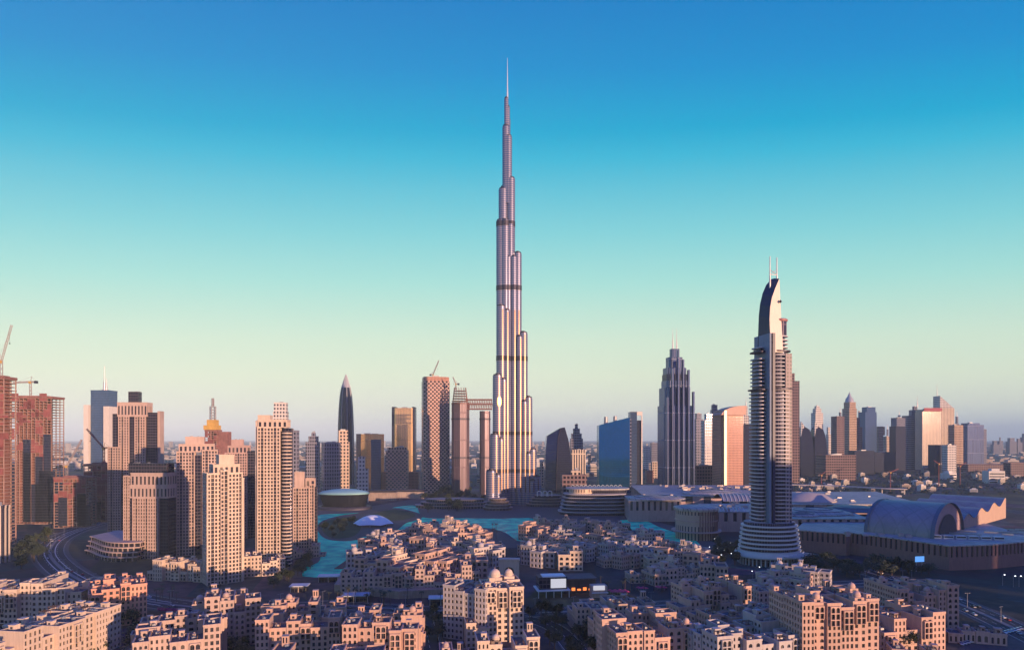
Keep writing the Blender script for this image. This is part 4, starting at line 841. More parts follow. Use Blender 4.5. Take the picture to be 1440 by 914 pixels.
# ---------------------------------------------------------------- old town blocks in front
def dome_part(root, x, y, z, r, wm, drum=1.6):
    mb = MB(); mb.cyl(x, y, r, z, z + drum, 16); mb.cyl(x, y, r * 1.08, z + drum, z + drum + .25, 16); mb.dome(x, y, z + drum + .25, r * .98, 0, 16, .95)
    mb.cyl(x, y, .1, z + drum + r * .9, z + drum + r * 1.35, 5); return mb.build('dome', wm, root)
def hut_part(root, x, y, z, w, d, h, wm):
    mb = MB(); mb.box(x - w / 2, x + w / 2, y - d / 2, y + d / 2, z, z + h); mb.box(x - w / 2 - .15, x + w / 2 + .15, y - d / 2 - .15, y + d / 2 + .15, z + h, z + h + .35); mb.box(x - w * .2, x + w * .2, y - d / 2 - .03, y - d / 2 - .005, z + h * .3, z + h * .75, 1); return mb.build('roof_hut', [wm, GLASSW], root)
def wind_tower(root, x, y, z, s, h, wm):
    mb = MB(); mine = []
    q = s / 2
    for a, b in (((x - q, y - q), (x + q, y - q)), ((x + q, y - q), (x + q, y + q)), ((x + q, y + q), (x - q, y + q)), ((x - q, y + q), (x - q, y - q))):
        wall_cells(mb, a, b, z, z + h, 2, 1, .5, .62, .4, mine, lambda i, j: True, pane=1, sill=.6)
    mb.box(x - q - .2, x + q + .2, y - q - .2, y + q + .2, z + h, z + h + .5); return mb.build('wind_tower', [wm, GLASSW], root)
def town(label, px, py, h, Wd, D, rot, wm, seed, court=False, fl=3.4, domes=1, seg=9, limit=100, hv=1.0, loggias=True, balc=.35, name='apartment_block'):
    rnd = random.Random(seed); Y = gy(py, h); r = radians(rot); fx, fy = gx(px, Y), Y
    root = thing(name, label, 'apartment building', (fx - sin(r) * D / 2, fy + cos(r) * D / 2, 0), r); wins = []; tops = []
    def row(xa, xb, ya, yb, along):   # segments of one side; along: which side faces out
        L_ = (xb - xa) if along in 'FB' else (yb - ya); n = max(1, round(L_ / seg)); cuts = [0] + [(i + rnd.uniform(-.18, .18)) * L_ / n for i in range(1, n)] + [L_]
        for i in range(n):
            hh = h + rnd.choice((-fl * 2, -fl, -fl, -fl * .5, 0, 0, .6, fl * .55, fl)) * hv + rnd.uniform(-.1, .1); pr = rnd.choice((0, .6, 1.5, 2.6, 3.4)) ; j = rnd.uniform(.02, .06)
            if along == 'F': b = [xa + cuts[i] + j, xa + cuts[i + 1] - j, ya - pr, yb]
            elif along == 'B': b = [xa + cuts[i] + j, xa + cuts[i + 1] - j, ya, yb + pr]
            elif along == 'R': b = [xa, xb + pr, ya + cuts[i] + j, ya + cuts[i + 1] - j]
            else: b = [xa - pr, xb, ya + cuts[i] + j, ya + cuts[i + 1] - j]
            sd = along
            if along in 'FB': sd += ('L' if i == 0 else '') + ('R' if i == n - 1 else '')
            if along in 'FB' and court: sd += 'B' if along == 'F' else 'F'
            if along in 'LR' and court: sd += 'R' if along == 'L' else 'L'
            nf = max(1, round((hh - 1) / fl)); top = nf - 1; style = rnd.random(); sk = rnd.random() < .5
            volume(root, 'wing', *b, 0, hh, [wm, ROOFM], wins, rnd.choice((2.5, 3.0, 3.6)), fl, rnd.uniform(.42, .58), rnd.uniform(.52, .66), .6, sides=sd, par=rnd.uniform(.8, 1.3),
                   arch=(lambda i, j, t=top, s=style: (j == t and s > .3) or s > .82), skip=(lambda i, j, k=sk, t=top: k and j < t and (i % 3 == 1) and j % 2 == 0 and False))
            tops.append((*b, hh - .9)); z = hh - .9; w = b[1] - b[0]; dd = b[3] - b[2]
            if loggias and along in 'FR' and rnd.random() < balc and (w if along == 'F' else dd) > 5.5:   # arched double-height loggia standing proud
                k = rnd.choice((2, 3)); z1 = min(hh - 1.6, 1 + fl * nf - .5); z0 = z1 - fl * k
                if along == 'F': c = (b[0] + b[1]) / 2; q = (c - 2.6, c + 2.6, b[2] - 1.3, b[2] - .02)
                else: c = (b[2] + b[3]) / 2; q = (b[1] + .02, b[1] + 1.3, c - 2.6, c + 2.6)
                volume(root, 'balcony_bay', *q, max(z0, .5), z1, [wm, ROOFM], wins, 2.6, fl, .78, .84, 1.1, sides=along, arch=lambda i, j, t=k - 1: j == t, par=.3, cornice=False)
            if rnd.random() < .5 and w > 4 and dd > 4: hut_part(root, rnd.uniform(b[0] + 2.2, b[1] - 2.0), rnd.uniform(b[2] + 3, b[3] - 2.2), z, rnd.uniform(2.4, 3.6), rnd.uniform(2.4, 3.6), rnd.uniform(2.2, 3.4), wm)
            roof_gear(root, b[0] + .8, b[1] - .6, b[2] + 1.2, b[3] - .6, z, rnd.choice((1, 2, 3)), rnd) if w > 4.5 and dd > 4.5 else None
            if rnd.random() < .35 and w > 5:   # timber pergola
                mb = MB(); x0 = b[0] + .8; x1 = min(b[1] - .8, x0 + 4); y0 = b[2] + 1; y1 = y0 + 3.2
                for x in (x0, x1): 
                    for y in (y0, y1): mb.box(x - .1, x + .1, y - .1, y + .1, z, z + 2.5)
                nn = 7
                for q in range(nn): xx = x0 + (x1 - x0) * q / (nn - 1); mb.box(xx - .08, xx + .08, y0 - .4, y1 + .4, z + 2.5, z + 2.66)
                mb.build('pergola', mat('pergola_wood', (.14, .08, .05), .8, 0, .2), root)
    x, y = Wd / 2, D / 2; t = 11
    if D < 20: row(-x, x, -y, y, 'F')
    elif not court: row(-x, x, -y, 0, 'F'); row(-x, x, .3, y, 'B')
    else:
        row(-x, x, -y, -y + t, 'F'); row(-x, x, y - t, y, 'B'); row(-x, -x + t, -y + t + .1, y - t - .1, 'L'); row(x - t, x, -y + t + .1, y - t - .1, 'R')
    big = [b for b in tops if b[1] - b[0] > 5 and b[3] - b[2] > 5]
    for i in range(min(domes, len(big))):
        b = rnd.choice(big); r_ = rnd.uniform(1.5, 2.4); bx, by = (b[0] + b[1]) / 2 + rnd.uniform(-1, 1), b[2] + r_ + 1.2
        mb = MB(); s = r_ + .5; mb.box(bx - s, bx + s, by - s, by + s, b[4], b[4] + 2.4); mb.box(bx - s * .4, bx + s * .4, by - s - .03, by - s - .006, b[4] + .4, b[4] + 1.9, 1); mb.build('dome_base', [wm, GLASSW], root); dome_part(root, bx, by, b[4] + 2.4, r_, wm, .8)
    if domes and big: b = rnd.choice(big); wind_tower(root, (b[0] + b[1]) / 2, b[3] - 2.2, b[4], 3, 4.6, wm)
    put_windows(root, wins, limit); return root
town('long yellow cream block running away along the left border, lit on its flank', -234, 970, 25, 26, 134, -8, CREAMW, 3, True, domes=0, seg=9)
town('cream flat roofed block behind the long yellow block', 44, 826, 23, 62, 28, 8, CREAMW, 5, domes=0, seg=8)
town('salmon red apartment block standing alone by the curved road', 166, 823, 26, 33, 32, 32, SALM, 8, domes=0, seg=8, hv=.5)
town('rounded sand block with tiny roof domes below the cream grid tower', 318, 845, 27, 38, 28, 22, SANDW, 12, domes=3, seg=7)
town('low sand courtyard block with open roof boxes at the bottom edge', 250, 890, 22, 40, 40, 24, SANDW, 21, True, domes=0, seg=8)
town('pink courtyard block crowded with roof boxes left of the paved lane', 420, 872, 24, 44, 44, 10, PINKW, 25, True, domes=1, seg=8)
town('pink block with several small roof domes beside the paved lane', 535, 884, 24, 38, 42, 4, PINKW, 29, True, domes=3, seg=7)
town('low pink front row block at the bottom border below the domed block', 470, 925, 18, 60, 16, 6, PINKW, 33, domes=1, seg=9)
town('greyish eight floor block turned away from the sun in the middle', 655, 828, 31, 30, 24, -24, GREYW, 37, domes=0, seg=8, hv=.6, balc=.2)
b9 = town('sunlit cream apartment block with two round domes on its roof', 708, 822, 34, 24, 22, 10, CREAMW, 41, domes=0, seg=8, hv=.25, balc=.3)
for x, y, r in ((-3, 4, 3.4), (6, 6, 2.6)):
    mb = MB(); mb.box(x - r - .6, x + r + .6, y - r - .6, y + r + .6, 33, 36); mb.build('dome_base', CREAMW, b9); dome_part(b9, x, y, 36, r, CREAMW, 1.4)
town('stepped lower cream block hugging the two domed block', 672, 866, 18, 14, 14, 10, CREAMW, 43, domes=0, seg=7)
town('small cream block with a dome at the bottom border under the two domed block', 715, 905, 12, 34, 14, 8, CREAMW, 47, domes=2, seg=7)
town('low sand block with a pale dome at the bottom border left of the sunlit block', 640, 915, 10, 16, 14, 8, SANDW, 49, domes=1, seg=8)
town('long low sand block with a row of roof boxes right of the junction', 872, 856, 15, 56, 26, 8, SANDW, 53, domes=1, seg=8)
town('sand courtyard block with square arched openings at the bottom border', 920, 884, 23, 44, 42, 12, PINKW, 57, True, domes=1, seg=8, balc=.5)
town('pink arched block with small domes behind the two courtyard blocks', 1013, 828, 27, 40, 24, 14, PINKW, 61, domes=2, seg=7, balc=.7)
town('mauve courtyard block between the arched pink block and the pink tower block', 1042, 866, 19, 46, 40, 18, PINKW, 65, True, domes=1, seg=8)
town('grey courtyard block with yellow lit end at the bottom border', 1068, 896, 22, 52, 36, 16, GREYW, 69, True, domes=2, seg=8)
t16 = town('tall pink apartment block with arched bays and roof domes', 1180, 846, 38, 44, 30, 6, PINKW, 73, domes=3, seg=8, hv=.7, balc=.8)
town('mauve block with a pale dome beside the lower mauve row', 1300, 829, 26, 42, 26, 6, PINKW, 77, domes=2, seg=7, balc=.5)
town('lower mauve row of blocks before the mauve domed block', 1282, 868, 19, 40, 26, 10, PINKW, 81, domes=0, seg=8)
town('low sand block behind the tall pink apartment block', 1110, 832, 10, 50, 26, 10, SANDW, 85, domes=1, seg=9)
town('small low house at the bottom border right of the tall pink block', 1290, 914, 9, 24, 12, -16, PINKW, 89, domes=0, seg=7)
ar = town('low arcade of shops along the car park', 1352, 886, 7, 46, 8, -18, SANDW, 93, domes=0, seg=8, fl=5, hv=.2, loggias=False, name='shop_arcade')
town('low cream villas block with arched ground floor under the broad sand tower', 252, 792, 15, 58, 22, -8, CREAMW, 97, domes=0, seg=7)
town('low cream villas block between the cream grid tower and the tallest tower', 366, 786, 15, 42, 18, 24, CREAMW, 101, domes=0, seg=7)
town('low sand villas at the foot of the lakeside tower', 432, 771, 9, 36, 16, 12, SANDW, 105, domes=0, seg=7)

# ---------------------------------------------------------------- the dense villages of small houses round the lake
def house_proto(seed, wm):
    rnd = random.Random(seed); root = thing('courtyard_house', 'x', 'house', (0, 0, -200)); wins = []
    n = rnd.choice((2, 3, 3)); x = -rnd.uniform(8, 11)
    for i in range(n):
        w, d, h = rnd.uniform(6, 9.5), rnd.uniform(8, 15), rnd.choice((7, 10, 10.4, 13)) + rnd.uniform(-.3, .3); y = rnd.uniform(-2.5, 1)
        volume(root, 'wing', x, x + w, y - d / 2, y + d / 2, 0, h, [wm, ROOFM, GLASSW], wins, rnd.choice((2.4, 3)), 3.3, .56, .6, .6, arch=lambda i, j, k=rnd.randint(0, 2): j == k, pane=2, par=1)
        if rnd.random() < .3: hut_part(root, x + w / 2, y + 1, h - .95, 3.4, 4, 3.2, wm)
        if rnd.random() < .08: dome_part(root, x + w / 2, y - d / 2 + 2.6, h - .95, 1.9, wm)
        if rnd.random() < .14: wind_tower(root, x + w / 2, y + d / 2 - 2.4, h - .95, 2.6, 4, wm)
        x += w + .04
    return root
PROTO = [house_proto(200 + i, (SANDW, CREAMW, PINKW, SANDW, GREYW, CREAMW, TANW, PINKW)[i]) for i in range(8)]
def inside(p, poly):
    c = False; n = len(poly)
    for i in range(n):
        (x1, y1), (x2, y2) = poly[i], poly[i - 1]
        if (y1 > p[1]) != (y2 > p[1]) and p[0] < (x2 - x1) * (p[1] - y1) / (y2 - y1) + x1: c = not c
    return c
USED = []
TREE_SPOTS = []
def village(poly, step, label, group, base=0.0, seed=1, skew=.3, keep=.9):
    rnd = random.Random(seed); pw = [gp(*p) for p in poly]; x0, x1 = min(p[0] for p in pw), max(p[0] for p in pw); y0, y1 = min(p[1] for p in pw), max(p[1] for p in pw)
    y = y0; n = 0
    while y < y1:
        x = x0 - 40
        while x < x1 + 40:
            p = (x + rnd.uniform(-.3, .3) * step + (y - y0) * skew % step, y + rnd.uniform(-.3, .3) * step)
            if inside(p, pw):
                if rnd.random() < keep:
                    o = dup(rnd.choice(PROTO), (p[0], p[1], base), rnd.choice((-.5, -.2, .1, .4, .75, 1.1)) + rnd.uniform(-.1, .1), rnd.uniform(1.1, 1.5), label, group); n += 1; USED.append(p)
                else: TREE_SPOTS.append(p)
            x += step
        y += step * .86
    return n
n1 = village([(498, 822), (520, 788), (560, 764), (610, 752), (660, 757), (690, 770), (692, 812), (640, 832), (560, 836)], 26, 'small sand house in the dense village between the lake and the greyish block', 'village houses by the lake', 6, 5)
n2 = village([(742, 745), (800, 741), (870, 744), (900, 757), (955, 776), (1005, 800), (1028, 818), (960, 826), (890, 812), (850, 800), (760, 800), (738, 775)], 29, 'small sand house in the dense village below the rounded balcony building', 'village houses below the balcony building', 0, 9, keep=.8)
n3 = village([(1060, 842), (1075, 824), (1145, 818), (1150, 838)], 19, 'small pink house in the low row behind the tall pink block', 'low houses behind the pink block', 0, 14)
for p in PROTO:   # the first of each kind stands in the village too
    x, y = gp(R.uniform(770, 860), R.uniform(752, 790)); p.location = (x, y, 0); p.rotation_euler = (0, 0, R.uniform(-.4, .6)); p['label'] = 'small sand house in the dense village below the rounded balcony building'; p['group'] = 'village houses below the balcony building'
# knoll and retaining wall under the left village
kn = [gp(*p) for p in [(470, 832), (500, 786), (556, 762), (610, 750), (664, 754), (696, 768), (698, 814), (640, 838), (560, 842)]]; kn.reverse()
mb = MB(); mb.prism(kn, 0, 6.0) if sum(kn[i][0] * kn[(i + 1) % len(kn)][1] - kn[(i + 1) % len(kn)][0] * kn[i][1] for i in range(len(kn))) > 0 else mb.prism(kn[::-1], 0, 6.0)
o = mb.build('terrace_ground', mat('retaining_stone', (.36, .26, .20), .9, 0, .2, .2)); o['kind'] = 'structure'
# larger hotel wings in the villages
town('red roofed sand hotel wing by the water behind the village', 660, 744, 17, 46, 20, 8, TANW, 131, domes=0, seg=9, limit=60)
town('sand hotel wing with an arched gate before the turquoise inlet', 690, 762, 12, 30, 16, 10, SANDW, 135, domes=0, seg=10, limit=60)
town('square pale village block lit on its right half', 775, 770, 15, 30, 20, 18, CREAMW, 139, domes=0, seg=8, limit=60)
town('long low row of pale arched houses above the stalls', 935, 800, 11, 62, 14, 6, SANDW, 143, domes=0, seg=7, limit=60)
town('tall narrow sand house block by the second water channel', 955, 770, 17, 20, 18, 12, SANDW, 147, domes=0, seg=8, limit=60)
town('pale row of houses on the retaining wall of the lakeside village', 560, 806, 17, 88, 15, 4, SANDW, 151, domes=0, seg=8, limit=80, balc=.5)
town('pinkish row of houses at the road end of the lakeside village', 640, 800, 16, 40, 15, 10, SANDW, 155, domes=1, seg=8, limit=60)
# portal
Y = 548; pt = thing('gate_portal', 'square pale monumental gate with a deep pointed arch', 'gate', (gx(716, Y), Y, 0)); mb = MB(); w = []
wall_cells(mb, (-8.5, 0), (8.5, 0), 0, 19, 1, 1, .5, .72, 3, w, lambda i, j: True, sill=0, pane=1); mb.box(-8.5, 8.5, 3.1, 6, 0, 19); mb.box(-9.1, 9.1, -.6, 6.4, 19, 20.4); mb.quad((-8.5, 3.1, 0), (-8.5, 0, 0), (-8.5, 0, 19), (-8.5, 3.1, 19)); mb.quad((8.5, 0, 0), (8.5, 3.1, 0), (8.5, 3.1, 19), (8.5, 0, 19)); mb.build('arch_wall', [CREAMW, mat('shadow_doorway', (.16, .12, .11), .9, 0, .1)], pt)
# glass pavilion with screen and shop
Y = 505; pv = thing('glass_pavilion', 'glass pavilion with flat white roof and bright screen beside the shops', 'pavilion', (gx(778, Y), Y, 0), radians(8))
mb = MB(); mb.box(-12, 10, -5, 9, 6, 15); mb.build('glass_box', DKGL, pv); mb = MB(); mb.box(-14, 12, -8, 11, 5, 5.7); mb.box(-9, 9, -4, 7, 15, 15.8); mb.build('white_roof', mat('white_roof', (.7, .7, .7), .5, 0, .05), pv)
for x in (-13, -7, -1, 5, 11):
    mb = MB(); mb.cyl(x, -7.4, .3, 0, 5, 8); mb.build('column', MATS['white_roof'], pv)
mb = MB(); mb.box(-3, 9, -5.4, -5.05, 7, 14); mb.build('screen', mat('lit_screen', (.1, .1, .1), .4, 0, 0, emit=(.75, .75, .85), es=.55), pv)
Y = 515; pv = thing('shop_building', 'dark flat roofed shop building with glowing orange signs', 'shop', (gx(812, Y), Y, 0), radians(8))
mb = MB(); mb.box(-11, 14, -3, 14, 0, 11); mb.build('shop_wall', [mat('dark_shop', (.06, .05, .06), .6, 0, .2)], pv); mb = MB(); mb.box(-12, 15, -5, 15, 11, 12); mb.build('flat_roof', ROOFM, pv)
for i in range(5):
    mb = MB(); mb.box(-10 + i * 4.6, -7.2 + i * 4.6, -3.3, -3.05, 2.2, 3.6 + (i % 2)); mb.build('lit_sign', mat('orange_sign', (.1, .03, .01), .5, 0, 0, emit=(1, .25, .06), es=1.1), pv)
Y = 500; pv = thing('shop_building', 'small shop with bright screen and pale awning right of the orange lit shop', 'shop', (gx(842, Y), Y, 0), radians(6))
mb = MB(); mb.box(-6, 6, -3, 6, 0, 9); mb.build('shop_wall', PINKW, pv); mb = MB(); mb.box(-5, 4, -3.4, -3.05, 6, 9.5); mb.build('screen', MATS['lit_screen'], pv); mb = MB(); mb.box(-6.4, 6.4, -5, -3.5, 4, 4.4); mb.build('awning', MATS['white_roof'], pv)
# red parasols by the road
PINKP = mat('red_canvas', (.55, .06, .14), .8, 0, .1)
par = thing('parasol', 'x', 'parasol', (0, 0, 0)); mb = MB(); mb.cyl(0, 0, .08, 0, 3, 6); mb.build('pole', METALR, par); mb = MB(); mb.lathe([(2.2, 2.5), (1.2, 3.0), (.05, 3.5)], 0, 0, 8); mb.build('canopy', PINKP, par)
sp = [(858 + i * 3.4, 834 + (i % 2) * 2) for i in range(8)] + [(898 + i * 3.4, 830 + i % 2) for i in range(4)] + [(925 + i * 3.2, 829 + i % 2) for i in range(4)] + [(958 + i * 3, 829) for i in range(3)]
for i, p in enumerate(sp):
    x, y = gp(*p); g = 'red parasols in clusters along the main road'; lb = 'red parasol in the clusters along the main road'
    if i == 0: par.location = (x, y, 0); par['label'] = lb; par['group'] = g
    else: dup(par, (x, y, 0), R.random(), 1, lb, g)

for px, py, w_, lab in ((462, 818, 16, 'white flat roofed kiosk by the lake end of the road'), (420, 832, 12, 'small grey kiosk with white screens near the palms'), (500, 846, 18, 'low dark kiosk with pale roof under the retaining wall'), (620, 850, 16, 'low pale pavilion under the retaining wall')):
    x, y = gp(px, py); k = thing('kiosk', lab, 'kiosk', (x, y, 0), .1); mb = MB(); mb.box(-w_ / 2, w_ / 2, 0, 8, 0, 4.4); mb.build('glazed_wall', DKGL, k); mb = MB(); mb.box(-w_ / 2 - 1.2, w_ / 2 + 1.2, -2, 9, 4.4, 5.1); mb.build('flat_roof', MATS['ring_white'], k)
    for q in (-.5, 0, .5): mb = MB(); mb.box(q * w_ - .25, q * w_ + .25, -1.7, -1.2, 0, 4.4); mb.build('post', CREAMW, k)
# ---------------------------------------------------------------- mall, halls, vaults
BROWN = mat('brown_cladding', (.23, .13, .12), .8, 0, .12, .05); TEALR = panels('pale_roof', (.37, .35, .33), 7, .6, .1); SLATE = panels('slate_vault', (.24, .24, .25), 9, .5, .2, .86, (0, 1), .06)
def hall(label, pts, h, wm, wall_i=(), name='mall_hall', nb=20, wf=.4, hf=.62, inset=1.2):
    """polygon of world points with a parapet roof; walls listed in wall_i get tall slits"""
    c = (sum(p[0] for p in pts) / len(pts), sum(p[1] for p in pts) / len(pts)); q = [(p[0] - c[0], p[1] - c[1]) for p in pts]
    if sum(q[i][0] * q[(i + 1) % len(q)][1] - q[(i + 1) % len(q)][0] * q[i][1] for i in range(len(q))) < 0: q.reverse()
    root = thing(name, label, 'mall building', (*c, 0)); mb = MB(); wins = []; mine = []
    for i in range(len(q)):
        a, b = q[i], q[(i + 1) % len(q)]; l = sqrt((b[0] - a[0]) ** 2 + (b[1] - a[1]) ** 2); nx, ny = (b[1] - a[1]) / l, -(b[0] - a[0]) / l
        fc = nx * -(a[0] + c[0]) + ny * -(a[1] + c[1]) > 0
        if fc and l > 14 and wall_i is not None: wall_cells(mb, a, b, 0, h, max(1, round(l / nb)), 1, wf, hf, 1.1, mine, sill=.9)
        else: mb.quad((*a, 0), (*b, 0), (*b, h), (*a, h))
    ob = mb.build('outer_wall', wm, root)
    for (p, rz, w, hh) in mine: wins.append((p, rz, w, hh, ob))
    mb = MB(); k = 1 - inset * 2 / 100
    mb.prism([(x * 1.004, y * 1.004) for x, y in q], h, h + 1.1); mb.build('roof', TEALR, root); put_windows(root, wins, 100)
    return root
rnd = random.Random(4)
A, B_, C_ = gp(1118, 774), gp(1335, 802), gp(1470, 792); B2 = gp(1392, 800)
hb = hall('long brown windowless mall block with vertical slits below the barrel vault', [A, gp(1190, 781), gp(1196, 779), gp(1242, 786), B_, B2, C_, (C_[0] + 60, C_[1] + 240), (A[0] + 80, A[1] + 130)], 22, BROWN, nb=5.2)
def vault(label, na, nb_, fb, hz, zb, name='barrel_vault', m=None):
    """half-ellipse vault: near bottom edge na->nb_, far bottom corner fb at the nb_ end"""
    root = thing(name, label, 'vaulted roof hall', ((na[0] + fb[0]) / 2, (na[1] + fb[1]) / 2, 0)); o = root.location; ax = Vector((na[0] - nb_[0], na[1] - nb_[1], 0)); cr = Vector((fb[0] - nb_[0], fb[1] - nb_[1], 0)); P0 = Vector((nb_[0] - o.x, nb_[1] - o.y, 0)); K = 22
    arc = [P0 + cr * (.5 - .5 * cos(pi * i / K)) + Vector((0, 0, zb + hz * sin(pi * i / K))) for i in range(K + 1)]
    mb = MB(); n = K + 1; v = [tuple(p) for p in arc] + [tuple(p + ax) for p in arc]; mb.add(v, [(i + 1, i, n + i, n + i + 1) for i in range(K)], 0, True); mb.build('vault_roof', m or SLATE, root)
    mb = MB(); mb.add([tuple(p + ax * .012) for p in arc], [tuple(range(n))]); mb.add([tuple(p + ax * .99) for p in arc], [tuple(reversed(range(n)))]); mb.build('gable_wall', TANW, root)
    mb = MB(); q = [(P0 + cr * .5) * 1 + (p - (P0 + cr * .5)) * 1.03 for p in arc]; q = [Vector((a.x, a.y, p.z + .6)) for a, p in zip(q, arc)]
    for s, e in ((-.03, .03), (.97, 1.02)):
        v = [tuple(p + ax * s) for p in q] + [tuple(p + ax * e) for p in q]; mb.add(v, [(i + 1, i, n + i, n + i + 1) for i in range(K)], 0, True)
    mb.build('edge_rim', mat('dark_rim', (.10, .13, .17), .5, .2, .1), root)
    mb = MB(); inr = [(P0 + cr * .5) + (p - P0 - cr * .5) * .62 for p in arc]; inr = [Vector((p.x, p.y, zb + (p.z) * .5 if False else zb + (a.z - zb) * .66)) for p, a in zip(inr, arc)]
    mb.add([tuple(p - ax * .004) for p in inr], [tuple(range(n))]); mb.build('arched_glazing', DARKB, root); return root
na, nb_, fb = (377, 690), (418, 643), (490, 705)
vault('big slate blue barrel vault on the mall roof with an arched brown gable', na, nb_, fb, 33, 22)
d = (45, 50)
root = thing('wavy_hall', 'long hall with a wavy roofline and sunlit cream gables right of the barrel vault', 'vaulted roof hall', (492, 707, 22)); ux, uy = .767, .641; bx_, by_ = -39 * 1.35, 45 * 1.35; K = 60; top = []
for i in range(K + 1):
    s_ = 175 * i / K; hh = 8 + 7.5 * (.5 - .5 * cos(2 * pi * (s_ / 50 + .1))) + s_ * .06; top.append((ux * s_, uy * s_, hh))
mb = MB(); v = [p for p in top] + [(x + bx_, y + by_, z) for x, y, z in top]; mb.add(v, [(i, i + 1, K + 2 + i, K + 1 + i) for i in range(K)], 0, True); mb.build('wavy_roof', SLATE, root)
mb = MB(); v = [(x - bx_ * -.01, y - by_ * -.01, z) for x, y, z in top]; v += [(x, y, 0) for x, y, _ in v]; mb.add(v, [(K + 1 + i, K + 2 + i, i + 1, i) for i in range(K)]); mb.build('gable_wall', mat('gable_cream', (.42, .30, .24), .85, 0, .1), root)
mb = MB()
shed = thing('roof_shed', 'long white perforated plant row on the mall roof before the vaults', 'roof plant', (gx(1362, 640), 640, 23.1), radians(-12))
for i in range(6): mb = MB(); mb.box(-34 + i * 11, -25 + i * 11, -3, 3, 0, 3.4); mb.box(-33.5 + i * 11, -25.5 + i * 11, -3.05, -3.01, 1.2, 2.6, 1); mb.build('plant_unit', [MATS['ring_white'], GLASSW], shed)
for i in range(16): 
    px = R.uniform(1335, 1440); yy = R.uniform(648, 720); mb = MB(); w = R.uniform(4, 14); mb.box(-w, w, -1.2, 1.2, 0, R.uniform(.8, 2)); o = mb.build('roof_duct', METALR, None, (gx(px, yy), yy, 23.1), -.5); tag(o, 'grey roof duct lying on the mall roof between plant row and vaults', 'roof duct', 'ducts on the mall roof')
bb = thing('billboard', 'small bright blue lit billboard on the brown mall wall', 'billboard', (gx(1293, 596), 596, 0), radians(10)); mb = MB(); mb.box(-4.6, 4.6, -.5, 0, 9, 14); mb.build('screen', mat('blue_screen', (.02, .05, .1), .4, 0, 0, emit=(.12, .36, .9), es=.8), bb)
for x in (-3, 3): mb = MB(); mb.cyl(x, .5, .3, 0, 13, 8); mb.build('post', METALR, bb)
# mall halls between the sail topped hotel and the mirror slab
def q4(a, b, Y0, Y1): return [(gx(a, Y0), Y0), (gx(b, Y0), Y0), (gx(b, Y0) + (Y1 - Y0) * .25, Y1), (gx(a, Y0) + (Y1 - Y0) * .1, Y1)]
h1 = hall('tan mall wing with tall columns between balcony building and round drum', q4(884, 958, 955, 1040), 30, TANW, nb=9)
h2 = hall('tan mall wing behind the sail topped hotel podium', q4(1002, 1078, 850, 960), 25, TANW, nb=11)
h3 = hall('wide flat mall hall with round roof discs next to the hotel', q4(1108, 1222, 770, 900), 26, TANW, nb=10)
h4 = hall('far flat mall hall with long pale roofs', q4(905, 1110, 1080, 1330), 26, TANW, nb=30)
h5 = hall('far flat mall hall reaching the elevated road', q4(1095, 1300, 960, 1190), 24, TANW, nb=30)
def disc(label, px, Y, r, z, k=.6, hgt=3, m=None, name='roof_disc', rings=2):
    root = thing(name, label, 'roof', (gx(px, Y), Y, z)); mb = MB(); mb.lathe([(r, 0), (r * 1.02, .8), (r * .96, 1.6), (r * .6, 1.6 + hgt * .8), (.1, 1.6 + hgt)], 0, 0, 44, 0, k); mb.build('roof_shell', m or TEALR, root)
    for i in range(rings): rr = r * (.75 - .3 * i); zz = 1.6 + hgt * (.45 + .4 * i); mb = MB(); mb.lathe([(rr, zz - 1), (rr, zz + .9), (rr - 1.6, zz + 1), (rr - 1.6, zz - 1)], 0, 0, 40, 0, k); mb.build('roof_ring', MATS['dark_rim'], root)
    return root
disc('pale oval roof over the columned tan wing', 922, 985, 44, 31.2, .8); disc('pale shallow dome roof behind the hotel flank', 1135, 1010, 42, 25.2, .9, 12, rings=0, m=mat('beige_dome', (.42, .36, .32), .7, 0, .1))
disc('oval ringed roof over the flat hall next to the hotel', 1150, 830, 40, 27.2, .9, 4); disc('second ringed oval roof nearer the hotel', 1128, 800, 20, 27.3, .8, 2); disc('dark slanted oval roof between ringed roof and vault', 1200, 860, 34, 27.2, 1, 5, MATS['dark_rim'], rings=1)
disc('round pale roof beside the arched rib roof', 1000, 1120, 50, 27.2, .6, 5)
Y = 800; root = thing('drum_building', 'round cream drum building with pale disc roof and louvred flank', 'mall building', (gx(979, Y), Y, 0)); mb = MB(); mb.cyl(0, 0, 25, 0, 36, 48); mb.build('drum_wall', facade('drum_wall', (.46, .34, .28), (.05, .045, .06), 4, 30, .35, .55, .3, .2, cyl=25), root)
mb = MB(); mb.cyl(0, 0, 27, 34.5, 36.4, 48); mb.lathe([(27.5, 36.4), (27.5, 38), (22, 39), (.1, 39.6)], 0, 0, 48); mb.build('disc_roof', TEALR, root)
mb = MB(); mb.cyl(0, 0, 26, 22, 23.5, 48); mb.cyl(0, 0, 30, 9, 10.2, 48); mb.build('ledge', TANW, root)
for i in range(10):
    a = -1.1 + i * .13; mb = MB(); x, y = 25.6 * sin(a + 1.0), -25.6 * cos(a + 1.0); mb.box(x - .5, x + .5, y - .5, y + .5, 0, 34); mb.build('fin', BROWN, root)
